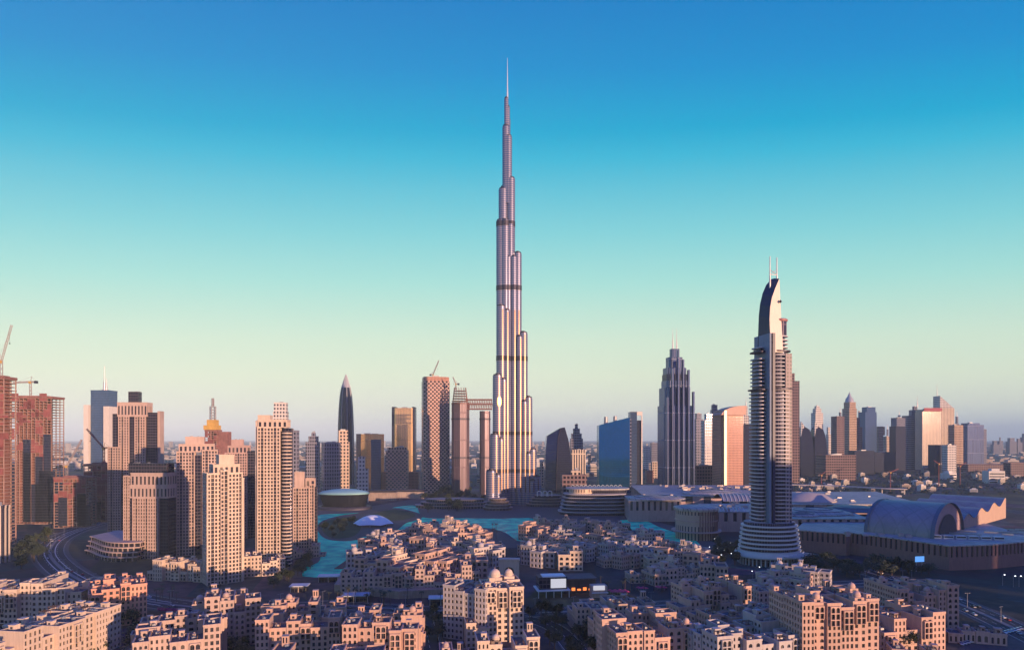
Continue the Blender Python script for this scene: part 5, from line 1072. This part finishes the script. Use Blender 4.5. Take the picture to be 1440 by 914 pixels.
for nm_, (pa, pb_, ya, yb, zz) in {'a': (890, 950, 965, 1030, 31.1), 'b': (1008, 1076, 860, 950, 26.1), 'c': (1115, 1215, 785, 890, 27.1), 'd': (925, 1105, 1100, 1320, 27.1), 'e': (1105, 1290, 975, 1180, 25.1), 'f': (1190, 1330, 650, 690, 23.1)}.items():
    for i in range(14):
        yy = R.uniform(ya, yb); mb = MB(); s = R.uniform(1.5, 4.5); h_ = R.uniform(1.2, 3.4); mb.box(-s, s, -s * .6, s * .6, 0, h_); mb.box(-s * .7, s * .7, -s * .4, s * .4, h_, h_ + .4, 1); o = mb.build('roof_unit', [METALR, TANW], None, (gx(R.uniform(pa, pb_), yy), yy, zz), R.uniform(-.3, .3)); tag(o, 'grey plant unit standing on a mall roof among roof discs and ribs', 'roof unit', 'plant units on the mall roofs')
# roof with curved ribs
Y = 1010; root = thing('ribbed_roof', 'curved mall roof crossed by white arched ribs', 'roof', (gx(1040, Y), Y, 26)); mb = MB(); K = 14
v = [];
for i in range(K + 1): t = i / K; v += [(-34, -26 + 52 * t, 1 + 9 * sin(pi * t)), (40, -26 + 52 * t, 1 + 9 * sin(pi * t))]
mb.add(v, [(2 * i, 2 * i + 1, 2 * i + 3, 2 * i + 2) for i in range(K)], 0, True); mb.build('roof_shell', SLATE, root)
for j in range(13):
    mb = MB(); x = -33 + j * 6
    for i in range(K): a, b = v[2 * i], v[2 * i + 2]; mb.tube((x + i * .6, a[1], a[2] + .5), (x + (i + 1) * .6, b[1], b[2] + .5), .55, 4)
    mb.build('rib', MATS['ring_white'], root)
# second set of ribs nearer the hotel
for j in range(9):
    Y = 800; x = gx(1028, Y) + j * 4.4; mb = MB(); P = [(0, -8 + 16 * i / 6, 26.2 + 5 * sin(pi * i / 6)) for i in range(7)]
    for a, b in zip(P, P[1:]): mb.tube(a, b, .6, 4)
    o = mb.build('roof_arch', MATS['ring_white'], None, (x, Y + 60, 0)); tag(o, 'pale roof arch in the row beside the hotel podium', 'roof arch', 'roof arches beside the hotel podium')
for i in range(26):
    px = R.uniform(930, 1085); yy = R.uniform(1190, 1290); s = R.uniform(2.5, 6); mb = MB(); mb.box(-s, s, -s * .7, s * .7, 0, R.uniform(2, 5)); mb.box(-s * .6, s * .5, -s * .7 - .05, -s * .7 - .01, .8, 1.6, 1); o = mb.build('roof_box', [CREAMW, GLASSW], None, (gx(px, yy), yy, 27.1)); tag(o, 'cream plant box on the far flat mall roof', 'roof box', 'plant boxes on the far mall roof')
# rounded balcony building
Y = 1060; root = thing('balcony_building', 'rounded building wrapped in long curved white balcony bands', 'mall building', (gx(836, Y), Y, 0))
def rr(sx, sy): return ellp(0, 0, 53 * sx, 30 * sy, 48, 3)
for i in range(6):
    k = 1.1 - .028 * i - (.0 if i else -.03); mb = MB(); mb.prism([(x * (k - .05), y * (k - .05)) for x, y in rr(1, 1)], i * 5.6, i * 5.6 + 4.2, 1); mb.prism([(x * k, y * k) for x, y in rr(1, 1)], i * 5.6 + 4.2, i * 5.6 + 5.6, 0); mb.build('balcony_band', [mat('band_grey', (.40, .38, .40), .6, 0, .1), DKGL], root)
mb = MB(); mb.cyl(-22, -4, 20, 33.6, 41, 36, ry=19); mb.build('sunlit_drum', facade('drum_sun', (.62, .46, .32), (.2, .13, .1), 2, 9, .45, .8, .3, .2, cyl=20), root)
mb = MB(); mb.prism([(x * .98 + 6, y * .95 + 10) for x, y in rr(1, 1)], 39.5, 41.6); mb.build('flat_roof', TEALR, root); mb = MB(); mb.prism([(x * .9 + 6, y * .85 + 10) for x, y in rr(1, 1)], 33.6, 39.5); mb.build('penthouse', DKGL, root)
for i in range(12): mb = MB(); x = -36 + i * 7.2; P = [(x + 6 * j / 4, 26, 41.6 + 3.5 * sin(pi * j / 4)) for j in range(5)]; [mb.tube(a, b, .45, 4) for a, b in zip(P, P[1:])]; mb.build('roof_arch', MATS['ring_white'], root)
# dark oval opera hall
Y = 1130; root = thing('opera_hall', 'dark boat shaped hall with a pale teal curved roof by the park', 'concert hall', (gx(484, Y), Y, 0)); mb = MB(); mb.lathe([(33, 0), (37, 8), (41, 18), (43, 27)], 0, 0, 56, 0, .62); mb.build('hull_wall', facade('hull_glass', (.014, .014, .026), (.008, .009, .018), 2.2, 26, .75, .95, .5, 0, cyl=38, wspec=.1), root)
mb = MB(); mb.lathe([(44.5, 26.4), (45, 27.4), (38, 31), (22, 34), (.2, 35.5)], 0, 0, 56, 0, .62); mb.build('curved_roof', mat('teal_roof', (.24, .46, .46), .5, .1, .1, .03), root); mb = MB(); mb.lathe([(48, 0), (48, 5), (40, 5.4)], 0, 0, 56, 0, .62); mb.build('plinth', DARKB, root)
# white tent
Y = 915; root = thing('event_tent', 'white stretched tent roof on the park island', 'tent', (gx(525, Y), Y, 0)); mb = MB(); K, N = 6, 24; v = []; 
for j in range(K + 1):
    t = j / K
    for i in range(N): a = 2 * pi * i / N; r = 27 * (1 - t * .97) * (1 + .06 * cos(6 * a) * (1 - t)); v.append((r * cos(a), r * .9 * sin(a), 2.4 + 12 * (1 - (1 - t) ** 2) + (.9 * abs(sin(3 * a)) * (1 - t))))
mb.add(v, [(j * N + i, j * N + (i + 1) % N, (j + 1) * N + (i + 1) % N, (j + 1) * N + i) for j in range(K) for i in range(N)], 0, False); mb.build('canopy', mat('white_membrane', (.80, .82, .78), .6, 0, .03), root)
for i in range(6): a = pi / 6 + 2 * pi * i / 6; mb = MB(); mb.tube((24 * cos(a), 21.6 * sin(a), 0), (24 * cos(a), 21.6 * sin(a), 2.6), .4, 6); mb.build('pole', METALR, root)
# stone terrace walls beyond the park
for px, Y, w, h, lab in ((536, 1290, 62, 15, 'rough stone terrace wall block beyond the opera hall'), (575, 1330, 70, 13, 'long stone terrace wall under the lattice towers')):
    root = thing('terrace_block', lab, 'terraced building', (gx(px, Y), Y, 0)); mb = MB(); mb.box(-w / 2, w / 2, -12, 14, 0, h); mb.box(-w / 2 - .6, w / 2 + .6, -12.6, 14.6, h, h + 1); mb.build('stone_wall', mat('rough_stone', (.34, .27, .24), .9, 0, .35, .12), root); mb = MB(); mb.box(-w / 2 + 2, w / 2 - 2, -9, 12, h + 1, h + 5); mb.build('upper_storey', DKGL, root)
# three white arch frames beside the silver tower foot
Y = 1160; root = thing('arch_sculpture', 'row of white rounded arch frames beside the silver tower foot', 'sculpture', (gx(767, Y), Y, 19))
for i, (x, w) in enumerate(((-11, 7), (-1, 7), (8, 7))):
    mb = MB(); P = [(x - w / 2, 0, 0), (x - w / 2, 0, 7)] + [(x - w / 2 * cos(pi * k / 6), 0, 7 + 2.6 * sin(pi * k / 6)) for k in range(1, 6)] + [(x + w / 2, 0, 7), (x + w / 2, 0, 0)]
    for a, b in zip(P, P[1:]): mb.tube(a, b, .65, 6)
    mb.build('arch_frame', mat('white_paint', (.8, .78, .76), .5, 0, .03), root)
# elevated road behind the mall
line = smooth_line([(gx(a, Y_), Y_) for a, Y_ in ((1108, 1560), (1170, 1520), (1240, 1440), (1275, 1420))], 6); root = thing('viaduct', 'pale elevated road deck crossing behind the mall', 'viaduct', (0, 0, 0)); mb = MB(); strip(mb, line, -7, 7, 11, 13); mb.build('deck', mat('pale_concrete', (.50, .45, .42), .8, 0, .1), root)
for i in range(2, len(line), 5): mb = MB(); mb.cyl(line[i][0], line[i][1], 1.6, 0, 11, 10); mb.build('pier', MATS['pale_concrete'], root)
# ---------------------------------------------------------------- trees
BARK = mat('bark', (.10, .07, .05), .9, 0, .2, 2); 
def leafm(name, c1, c2):
    m, N, L, b = _new(name); oi = N.new('ShaderNodeObjectInfo'); g = N.new('ShaderNodeNewGeometry'); mx = N.new('ShaderNodeMix'); mx.data_type = 'RGBA'
    ad = N.new('ShaderNodeMath'); ad.operation = 'ADD'; L.new(oi.outputs['Random'], ad.inputs[0]); L.new(g.outputs['Random Per Island'], ad.inputs[1]); ml = N.new('ShaderNodeMath'); ml.operation = 'MULTIPLY'; L.new(ad.outputs[0], ml.inputs[0]); ml.inputs[1].default_value = .5
    L.new(ml.outputs[0], mx.inputs[0]); mx.inputs[6].default_value = (*c1, 1); mx.inputs[7].default_value = (*c2, 1); L.new(mx.outputs[2], b.inputs['Base Color']); b.inputs['Roughness'].default_value = .7; MATS[name] = m; return m
LEAF = leafm('leaf', (.014, .026, .014), (.04, .055, .026)); FROND = leafm('frond', (.02, .03, .015), (.06, .07, .035))
def crown_mb(rnd, r, h0, h1, n, blobs=7, leaf=1.0):
    mb = MB(); cs = []
    for _ in range(blobs): a = rnd.uniform(0, 2 * pi); q = r * .62 * sqrt(rnd.random()); cs.append((q * cos(a), q * sin(a), rnd.uniform(h0 + .25 * (h1 - h0), h1 - .2 * (h1 - h0)), r * rnd.uniform(.38, .62)))
    for _ in range(n):
        c = rnd.choice(cs); d = Vector((rnd.gauss(0, 1), rnd.gauss(0, 1), rnd.gauss(0, .8))).normalized() * c[3] * rnd.random() ** .45; p = Vector(c[:3]) + d
        u = Vector((rnd.gauss(0, 1), rnd.gauss(0, 1), rnd.gauss(0, .6))).normalized(); w = u.orthogonal().normalized(); s = leaf * rnd.uniform(.5, 1.1)
        mb.add([tuple(p - u * s), tuple(p + w * s * .6), tuple(p + u * s), tuple(p - w * s * .6)], [(0, 1, 2, 3)])
    return mb, cs
def tree_proto(seed, r, h):
    rnd = random.Random(seed); root = thing('broadleaf_tree', 'x', 'tree'); mb, cs = crown_mb(rnd, r, h * .3, h, 520, 8, .75); mb.build('crown', LEAF, root)
    mb = MB(); mb.tube((0, 0, 0), (.2, .1, h * .42), .32, 7, 0, .22)
    for c in cs: mb.tube((.2, .1, h * .38), c[:3], .16, 5, 0, .05)
    mb.build('trunk', BARK, root); return root
def palm_proto(seed, h):
    rnd = random.Random(seed); root = thing('palm_tree', 'x', 'palm'); mb = MB(); mb.tube((0, 0, 0), (.1, .05, h * .5), .26, 7, 0, .2); mb.tube((.1, .05, h * .5), (.2, 0, h), .2, 7, 0, .17); mb.build('trunk', BARK, root); mb = MB()
    for i in range(22):
        a = 2 * pi * i / 22 + rnd.uniform(-.1, .1); L_ = rnd.uniform(2.2, 3.1); e = rnd.uniform(-.2, .9); pv = None
        for k in range(5):
            t = k / 4; rr_ = L_ * t; z = h + e * rr_ * .8 - 1.0 * t * t * L_ * .45; w = .42 * sin(pi * min(1, .12 + t * .88)) + .03; x, y = .2 + rr_ * cos(a), rr_ * sin(a); q = ((x - w * sin(a), y + w * cos(a), z - w * .3), (x, y, z), (x + w * sin(a), y - w * cos(a), z - w * .3))
            if pv: mb.quad(pv[0], q[0], q[1], pv[1]); mb.quad(pv[1], q[1], q[2], pv[2])
            pv = q
    mb.build('crown', FROND, root); return root
TP = [tree_proto(300 + i, r, h) for i, (r, h) in enumerate(((3.8, 7.5), (4.8, 9), (4.2, 10.5), (5.6, 9)))]; PP = [palm_proto(320 + i, h) for i, h in enumerate((7.5, 9.5, 11))]
first = set()
def plant(p, protos, label, group, sc=(0.85, 1.25), z=0):
    pr = R.choice(protos); s = R.uniform(*sc)
    if pr.name in first: o = dup(pr, (p[0], p[1], z), R.uniform(0, 6.28), s, label, group)
    else: first.add(pr.name); pr.location = (p[0], p[1], z); pr.scale = (s, s, s); pr['label'] = label; pr['group'] = group
def plant_area(poly, n, protos, label, group, sc=(.85, 1.25), z=0, clump=True):
    pw = [gp(*p) for p in poly]; x0, x1 = min(p[0] for p in pw), max(p[0] for p in pw); y0, y1 = min(p[1] for p in pw), max(p[1] for p in pw); k = 0; tries = 0
    while k < n and tries < n * 60:
        tries += 1; p = (R.uniform(x0, x1), R.uniform(y0, y1))
        if inside(p, pw): plant(p, protos, label, group, sc, z); k += 1
for poly, n, lab, grp, sc in (
    ([(600, 868), (625, 866), (630, 905), (590, 905)], 8, 'dark tree along the paved lane beside the greyish block', 'trees by the paved lane', (.8, 1.1)),
    ([(740, 862), (780, 860), (800, 905), (750, 912)], 12, 'dark tree on the verge between the cream domed block and the side road', 'trees by the side road', (.9, 1.2)),
    ([(75, 880), (120, 872), (215, 880), (190, 930), (100, 925)], 26, 'dark tree beside the long yellow block', 'trees by the yellow block', (.8, 1.2)),
    ([(255, 905), (370, 880), (380, 925), (280, 935)], 12, 'dark tree below the rounded sand block', 'trees below the rounded block', (.8, 1.1)),
    ([(770, 905), (870, 868), (880, 930), (780, 945)], 20, 'dark tree in the garden left of the sand courtyard block', 'trees in the lower garden', (.9, 1.3)),
    ([(960, 840), (985, 830), (985, 880), (955, 890)], 10, 'dark tree between the pink arched block and courtyard block', 'trees between the courts', (.8, 1.2)),
    ([(1230, 905), (1330, 880), (1335, 905), (1260, 925)], 14, 'dark tree between the mauve row and the shop arcade', 'trees by the arcade', (.9, 1.3)),
    ([(1130, 792), (1240, 796), (1330, 812), (1260, 815), (1120, 808)], 54, 'dark tree in the strip along the brown mall wall', 'trees along the mall wall', (.9, 1.5)),
    ([(1000, 765), (1040, 775), (1040, 800), (1010, 800)], 26, 'dark tree in the hotel garden by the water', 'hotel garden trees', (.9, 1.4)),
    ([(590, 692), (690, 692), (690, 716), (600, 722)], 34, 'dark tree on the landscaped slope before the lattice tower', 'trees on the landscaped slope', (1.3, 2.2)),
    ([(452, 744), (495, 734), (496, 750), (470, 756)], 12, 'dark tree on the park island round the tent', 'park island trees', (.9, 1.4)),
    ([(400, 800), (440, 788), (455, 796), (420, 816), (380, 830)], 16, 'dark tree on the lake bank near the lakeside tower', 'lake bank trees', (.9, 1.3)),
    ([(25, 765), (60, 755), (80, 740), (60, 790), (70, 812), (30, 800)], 22, 'dark tree in the verge outside the curved road', 'trees outside the road curve', (1, 1.6))):
    plant_area(poly, n, TP, lab, grp, sc)
for p in TREE_SPOTS[:46]: plant(p, TP, 'dark tree in a courtyard between the village houses', 'village courtyard trees', (.7, 1.1), 2 if p[0] < 0 else 0)
plant_area([(420, 842), (600, 846), (640, 850), (480, 852)], 18, PP, 'palm in the row along the road below the lakeside village', 'palms along the village road', (.8, 1.1))
plant_area([(830, 822), (980, 826), (1000, 834), (840, 836)], 18, PP, 'palm along the road beside the red parasols', 'palms by the parasols', (.8, 1.1))
plant_area([(745, 742), (860, 742), (860, 752), (750, 756)], 14, PP, 'palm standing behind the village houses below the balcony building', 'palms behind the village', (.9, 1.2))
plant_area([(200, 830), (330, 836), (350, 845), (220, 848)], 14, PP, 'palm on the verge below the cream villas', 'palms below the villas', (.8, 1.1))
plant_area([(640, 748), (700, 745), (705, 758), (650, 762)], 10, PP, 'palm between the red roofed hotel wing and the water', 'palms by the hotel wing', (.9, 1.2))
# magenta flowering hedge by the left road junction
mb, _ = crown_mb(random.Random(9), 3, 0, 2.2, 10, 4, .5); hd = MB(); rn = random.Random(8); x0, y0 = gp(222, 858); x1, y1 = gp(256, 860)
for i in range(500): t = rn.random(); p = Vector((x0 + (x1 - x0) * t, y0 + (y1 - y0) * t + rn.uniform(-1, 1), rn.uniform(.1, 2))); u = Vector((rn.gauss(0, 1), rn.gauss(0, 1), rn.gauss(0, 1))).normalized(); w = u.orthogonal().normalized(); hd.add([tuple(p - u * .4), tuple(p + w * .3), tuple(p + u * .4), tuple(p - w * .3)], [(0, 1, 2, 3)])
o = hd.build('flower_hedge', mat('magenta_flower', (.50, .05, .22), .7, 0, 0)); tag(o, 'bright magenta flowering hedge by the road next to the salmon block', 'hedge')

# ---------------------------------------------------------------- cars, lamps
def car_proto(nm, col):
    root = thing('parked_car', 'x', 'car'); pm = mat(nm, col, .3, .3, 0)
    mb = MB(); pr = [(-2.2, .35), (-2.2, .8), (-1.2, .95), (-.5, .98), (1.9, .98), (2.2, .85), (2.2, .35)]; n = len(pr)
    v = [(x, -.88, z) for x, z in pr] + [(x, .88, z) for x, z in pr]; mb.add(v, [tuple(range(n)), tuple(reversed(range(n, 2 * n)))] + [((i + 1) % n, i, n + i, n + (i + 1) % n) for i in range(n)]); mb.build('body', pm, root)
    mb = MB(); lo = [(-1.1, -.8), (1.8, -.8), (1.8, .8), (-1.1, .8)]; hi = [(-.4, -.65), (1.3, -.65), (1.3, .65), (-.4, .65)]; mb.prism(lo, .96, 1.42, 1, hi, cap=0); mb.build('cabin', [pm, GLASSW], root)
    for x in (-1.4, 1.4):
        for y in (-.9, .9): mb = MB(); mb.tube((x, y - .1, .33), (x, y + .1, .33), .33, 10); mb.build('wheel', mat('tyre', (.02, .02, .02), .8, 0, 0), root)
    return root
CARS = {c: car_proto('car_paint_' + c, k) for c, k in (('white', (.75, .75, .75)), ('silver', (.42, .44, .47)), ('black', (.03, .03, .035)), ('red', (.4, .04, .04)))}
fc = set()
def put_car(x, y, rot, c, where, group):
    lb = f'{c} car {where}'; z = .1
    if c in fc: dup(CARS[c], (x, y, z), rot, 1, lb, f'{c} cars {group}')
    else: fc.add(c); o = CARS[c]; o.location = (x, y, z); o.rotation_euler = (0, 0, rot); o['label'] = lb; o['group'] = f'{c} cars {group}'
for i in range(20):
    px = 1352 + i * 4.4; py = 906 - i * 1.15 + (0 if i % 1 else 0); x, y = gp(px, py); put_car(x, y, 1.2, R.choice(('white', 'white', 'silver', 'black')), 'parked in the row of the car park', 'in the car park')
for line, n, off, w in ((R1, 26, 3.5, 'driving on the curved road'), (R2, 26, 4, 'on the wide road below the parasols'), (R3, 20, 4, 'on the road beside the mall')):
    for k in range(n):
        i = R.randrange(3, len(line) - 3); a, b = line[i - 1], line[i + 1]; dx, dy = b[0] - a[0], b[1] - a[1]; l = sqrt(dx * dx + dy * dy); s = R.choice((-1, 1)) * (off + R.choice((0, 3.6)))
        put_car(line[i][0] + dy / l * s, line[i][1] - dx / l * s, atan2(dy, dx) + (pi if s > 0 else 0), R.choice(('white', 'silver', 'black', 'red', 'white')), w, w)
lampm = mat('lamp_glow', (.2, .2, .2), .5, 0, 0, emit=(.95, .97, 1), es=3.5)
lp = thing('street_lamp', 'x', 'lamp'); mb = MB(); mb.tube((0, 0, 0), (0, 0, 9), .12, 6, 0, .08); mb.tube((0, 0, 9), (1.6, 0, 9.3), .07, 5); mb.build('post', METALR, lp); mb = MB(); mb.dome(1.6, 0, 9.0, .42, 0, 8); mb.box(1.2, 2.0, -.3, .3, 8.85, 9); mb.build('lamp_head', lampm, lp)
spots = [(1410, 823), (1425, 825), (1433, 825)]
for i, p in enumerate(spots):
    lb, g = 'lit white street lamp in the group of three by the brown mall wall', 'lit lamps by the mall wall'; x, y = gp(*p)
    if i == 0: lp.location = (x, y, 0); lp['label'] = lb; lp['group'] = g
    else: dup(lp, (x, y, 0), 0, 1, lb, g)
for p in [(1004, 758), (1012, 766), (1020, 775), (1008, 772), (1026, 764), (1030, 780), (1016, 782), (998, 770), (1066, 800), (1058, 806), (1162, 806)]: x, y = gp(p[0], p[1] + 8); dup(lp, (x, y, 0), R.uniform(0, 6), .8, 'lit white garden lamp among the trees round the hotel', 'lit garden lamps by the hotel')
lp2 = thing('street_lamp', 'unlit twin arm street lamp along the main roads', 'lamp', (0, 0, 0), 0, 'unlit street lamps'); mb = MB(); mb.tube((0, 0, 0), (0, 0, 10), .14, 6, 0, .09); mb.tube((-1.8, 0, 10.2), (1.8, 0, 10.2), .08, 5); mb.build('post', METALR, lp2)
for s in (-1, 1): mb = MB(); mb.box(s * 1.8 - .35, s * 1.8 + .35, -.15, .15, 10.05, 10.2); mb.build('lamp_head', METALR, lp2)
k = 0
for line in (R1, R2, R3):
    for i in range(4, len(line) - 2, 7):
        if k == 0: lp2.location = (*line[i], .2)
        else: dup(lp2, (*line[i], .2), R.random(), 1)
        k += 1
# ---------------------------------------------------------------- the low city far behind
fmL = [mat('pale_render', (.50, .44, .38), .9, 0, .1), mat('dun_render', (.36, .29, .24), .9, 0, .1), mat('white_render', (.62, .58, .54), .9, 0, .1)]
rn = random.Random(77); k = 0; pr = []
for i in range(6):
    mb = MB(); w, d, h = rn.uniform(14, 30), rn.uniform(12, 24), rn.uniform(7, 20); mb.box(-w / 2, w / 2, -d / 2, d / 2, 0, h); mb.box(-w * .2, w * .3, -d * .2, d * .3, h, h + 3)
    for j in range(int(h // 4)): mb.box(-w / 2 + 1, w / 2 - 1, -d / 2 - .08, -d / 2 - .02, j * 4 + 1.2, j * 4 + 2.8, 1)
    o = mb.build('low_building', [fmL[i % 3], GLASSW]); tag(o, 'small pale low building scattered in the hazy flat city far behind', 'building', 'low buildings of the far city'); pr.append(o)
def busy(px, Y): return False
for i in range(290):
    Y = 1750 * (1 + rn.random() ** 1.6 * 3.2); px = rn.uniform(-10, 1450)
    if px > 900 and Y < 2000 and px < 1300: Y += 500
    s = rn.uniform(.8, 1.6)
    if i > 210: Y = rn.uniform(1480, 2300); px = rn.uniform(1125, 1440); s = rn.uniform(.35, .75)
    loc = (gx(px, Y), Y, 0)
    if i < 6: o = pr[i]; o.location = loc
    else: o = pr[i % 6].copy(); COL.objects.link(o); o.location = loc
    o.rotation_euler = (0, 0, rn.uniform(-.5, .6)); o.scale = (s, s, s * rn.uniform(.8, 1.5))
mb = MB()
for i in range(2600):
    Y = 2600 * (1 + rn.random() ** 1.3 * 4.5); X = rn.uniform(-1.0, 1.0) * Y; w, d, h = rn.uniform(8, 26), rn.uniform(8, 22), rn.choice((5, 6, 8, 8, 11, 18)) ; mb.box(X - w, X + w, Y - d, Y + d, 0, h, rn.randrange(3))
for i in range(140):
    Y = rn.uniform(5200, 11000); X = rn.uniform(-1, 1) * Y; w = rn.uniform(9, 22); mb.box(X - w, X + w, Y - w, Y + w, 0, rn.uniform(25, 95), rn.randrange(3))
stuff('distant_city', mb, fmL)
mb = MB()
for i in range(2200):
    Y = 1500 * (1 + rn.random() ** 1.5 * 4); X = rn.uniform(-1, 1) * Y
    if i > 1500: Y = rn.uniform(1400, 2400); X = gx(rn.uniform(1115, 1450), Y)
    r = rn.uniform(3, 8); z = rn.uniform(1.5, 5); c = Vector((X, Y, z))
    for q in range(9):
        p = c + Vector((rn.gauss(0, r * .6), rn.gauss(0, r * .6), rn.gauss(0, 1.4))); u = Vector((rn.gauss(0, 1), rn.gauss(0, 1), rn.gauss(0, .6))).normalized(); w = u.orthogonal().normalized(); s = r * .45; mb.add([tuple(p - u * s), tuple(p + w * s * .7), tuple(p + u * s), tuple(p - w * s * .7)], [(0, 1, 2, 3)])
stuff('distant_trees', mb, LEAF)
# unseen towers added behind the camera, placed and sized to shade the lower view
for pc, hh, w_, lab in ((488, 88, 70, 'unseen tower added behind the viewpoint to shade the balcony village'), (605, 164, 62, 'tall unseen tower added behind the viewpoint to shade the hotel foot'), (702, 128, 100, 'unseen tower added behind the viewpoint to shade the flat mall halls'), (792, 130, 78, 'unseen tower added behind the viewpoint to shade the barrel vault'), (872, 130, 70, 'unseen tower added behind the viewpoint to shade the mall wall')):
    root = thing('apartment_tower', lab, 'apartment tower', ((pc + 33) / .743, -60, 0), radians(42)); mb = MB(); mb.box(-w_ / 2, w_ / 2, -12, 12, 0, hh); mb.build('shaft', fm['sand'], root); mb = MB(); mb.box(-w_ / 4, w_ / 5, -7, 8, hh, hh + 6); mb.build('penthouse', SANDW, root)
# ---------------------------------------------------------------- morning haze
hz = MB(); hz.box(-36500, 36500, -950, FAR + 500, -1.5, 842); o = hz.build('haze', bpy.data.materials.new('haze')); o['kind'] = 'stuff'
hm = o.data.materials[0]; hm.use_nodes = True; N, L = hm.node_tree.nodes, hm.node_tree.links
for n in list(N): N.remove(n)
pv = N.new('ShaderNodeVolumePrincipled'); pv.inputs['Color'].default_value = (.60, .80, .92, 1); pv.inputs['Density'].default_value = 4.2e-5; pv.inputs['Anisotropy'].default_value = -.3
out = N.new('ShaderNodeOutputMaterial'); L.new(pv.outputs[0], out.inputs['Volume'])
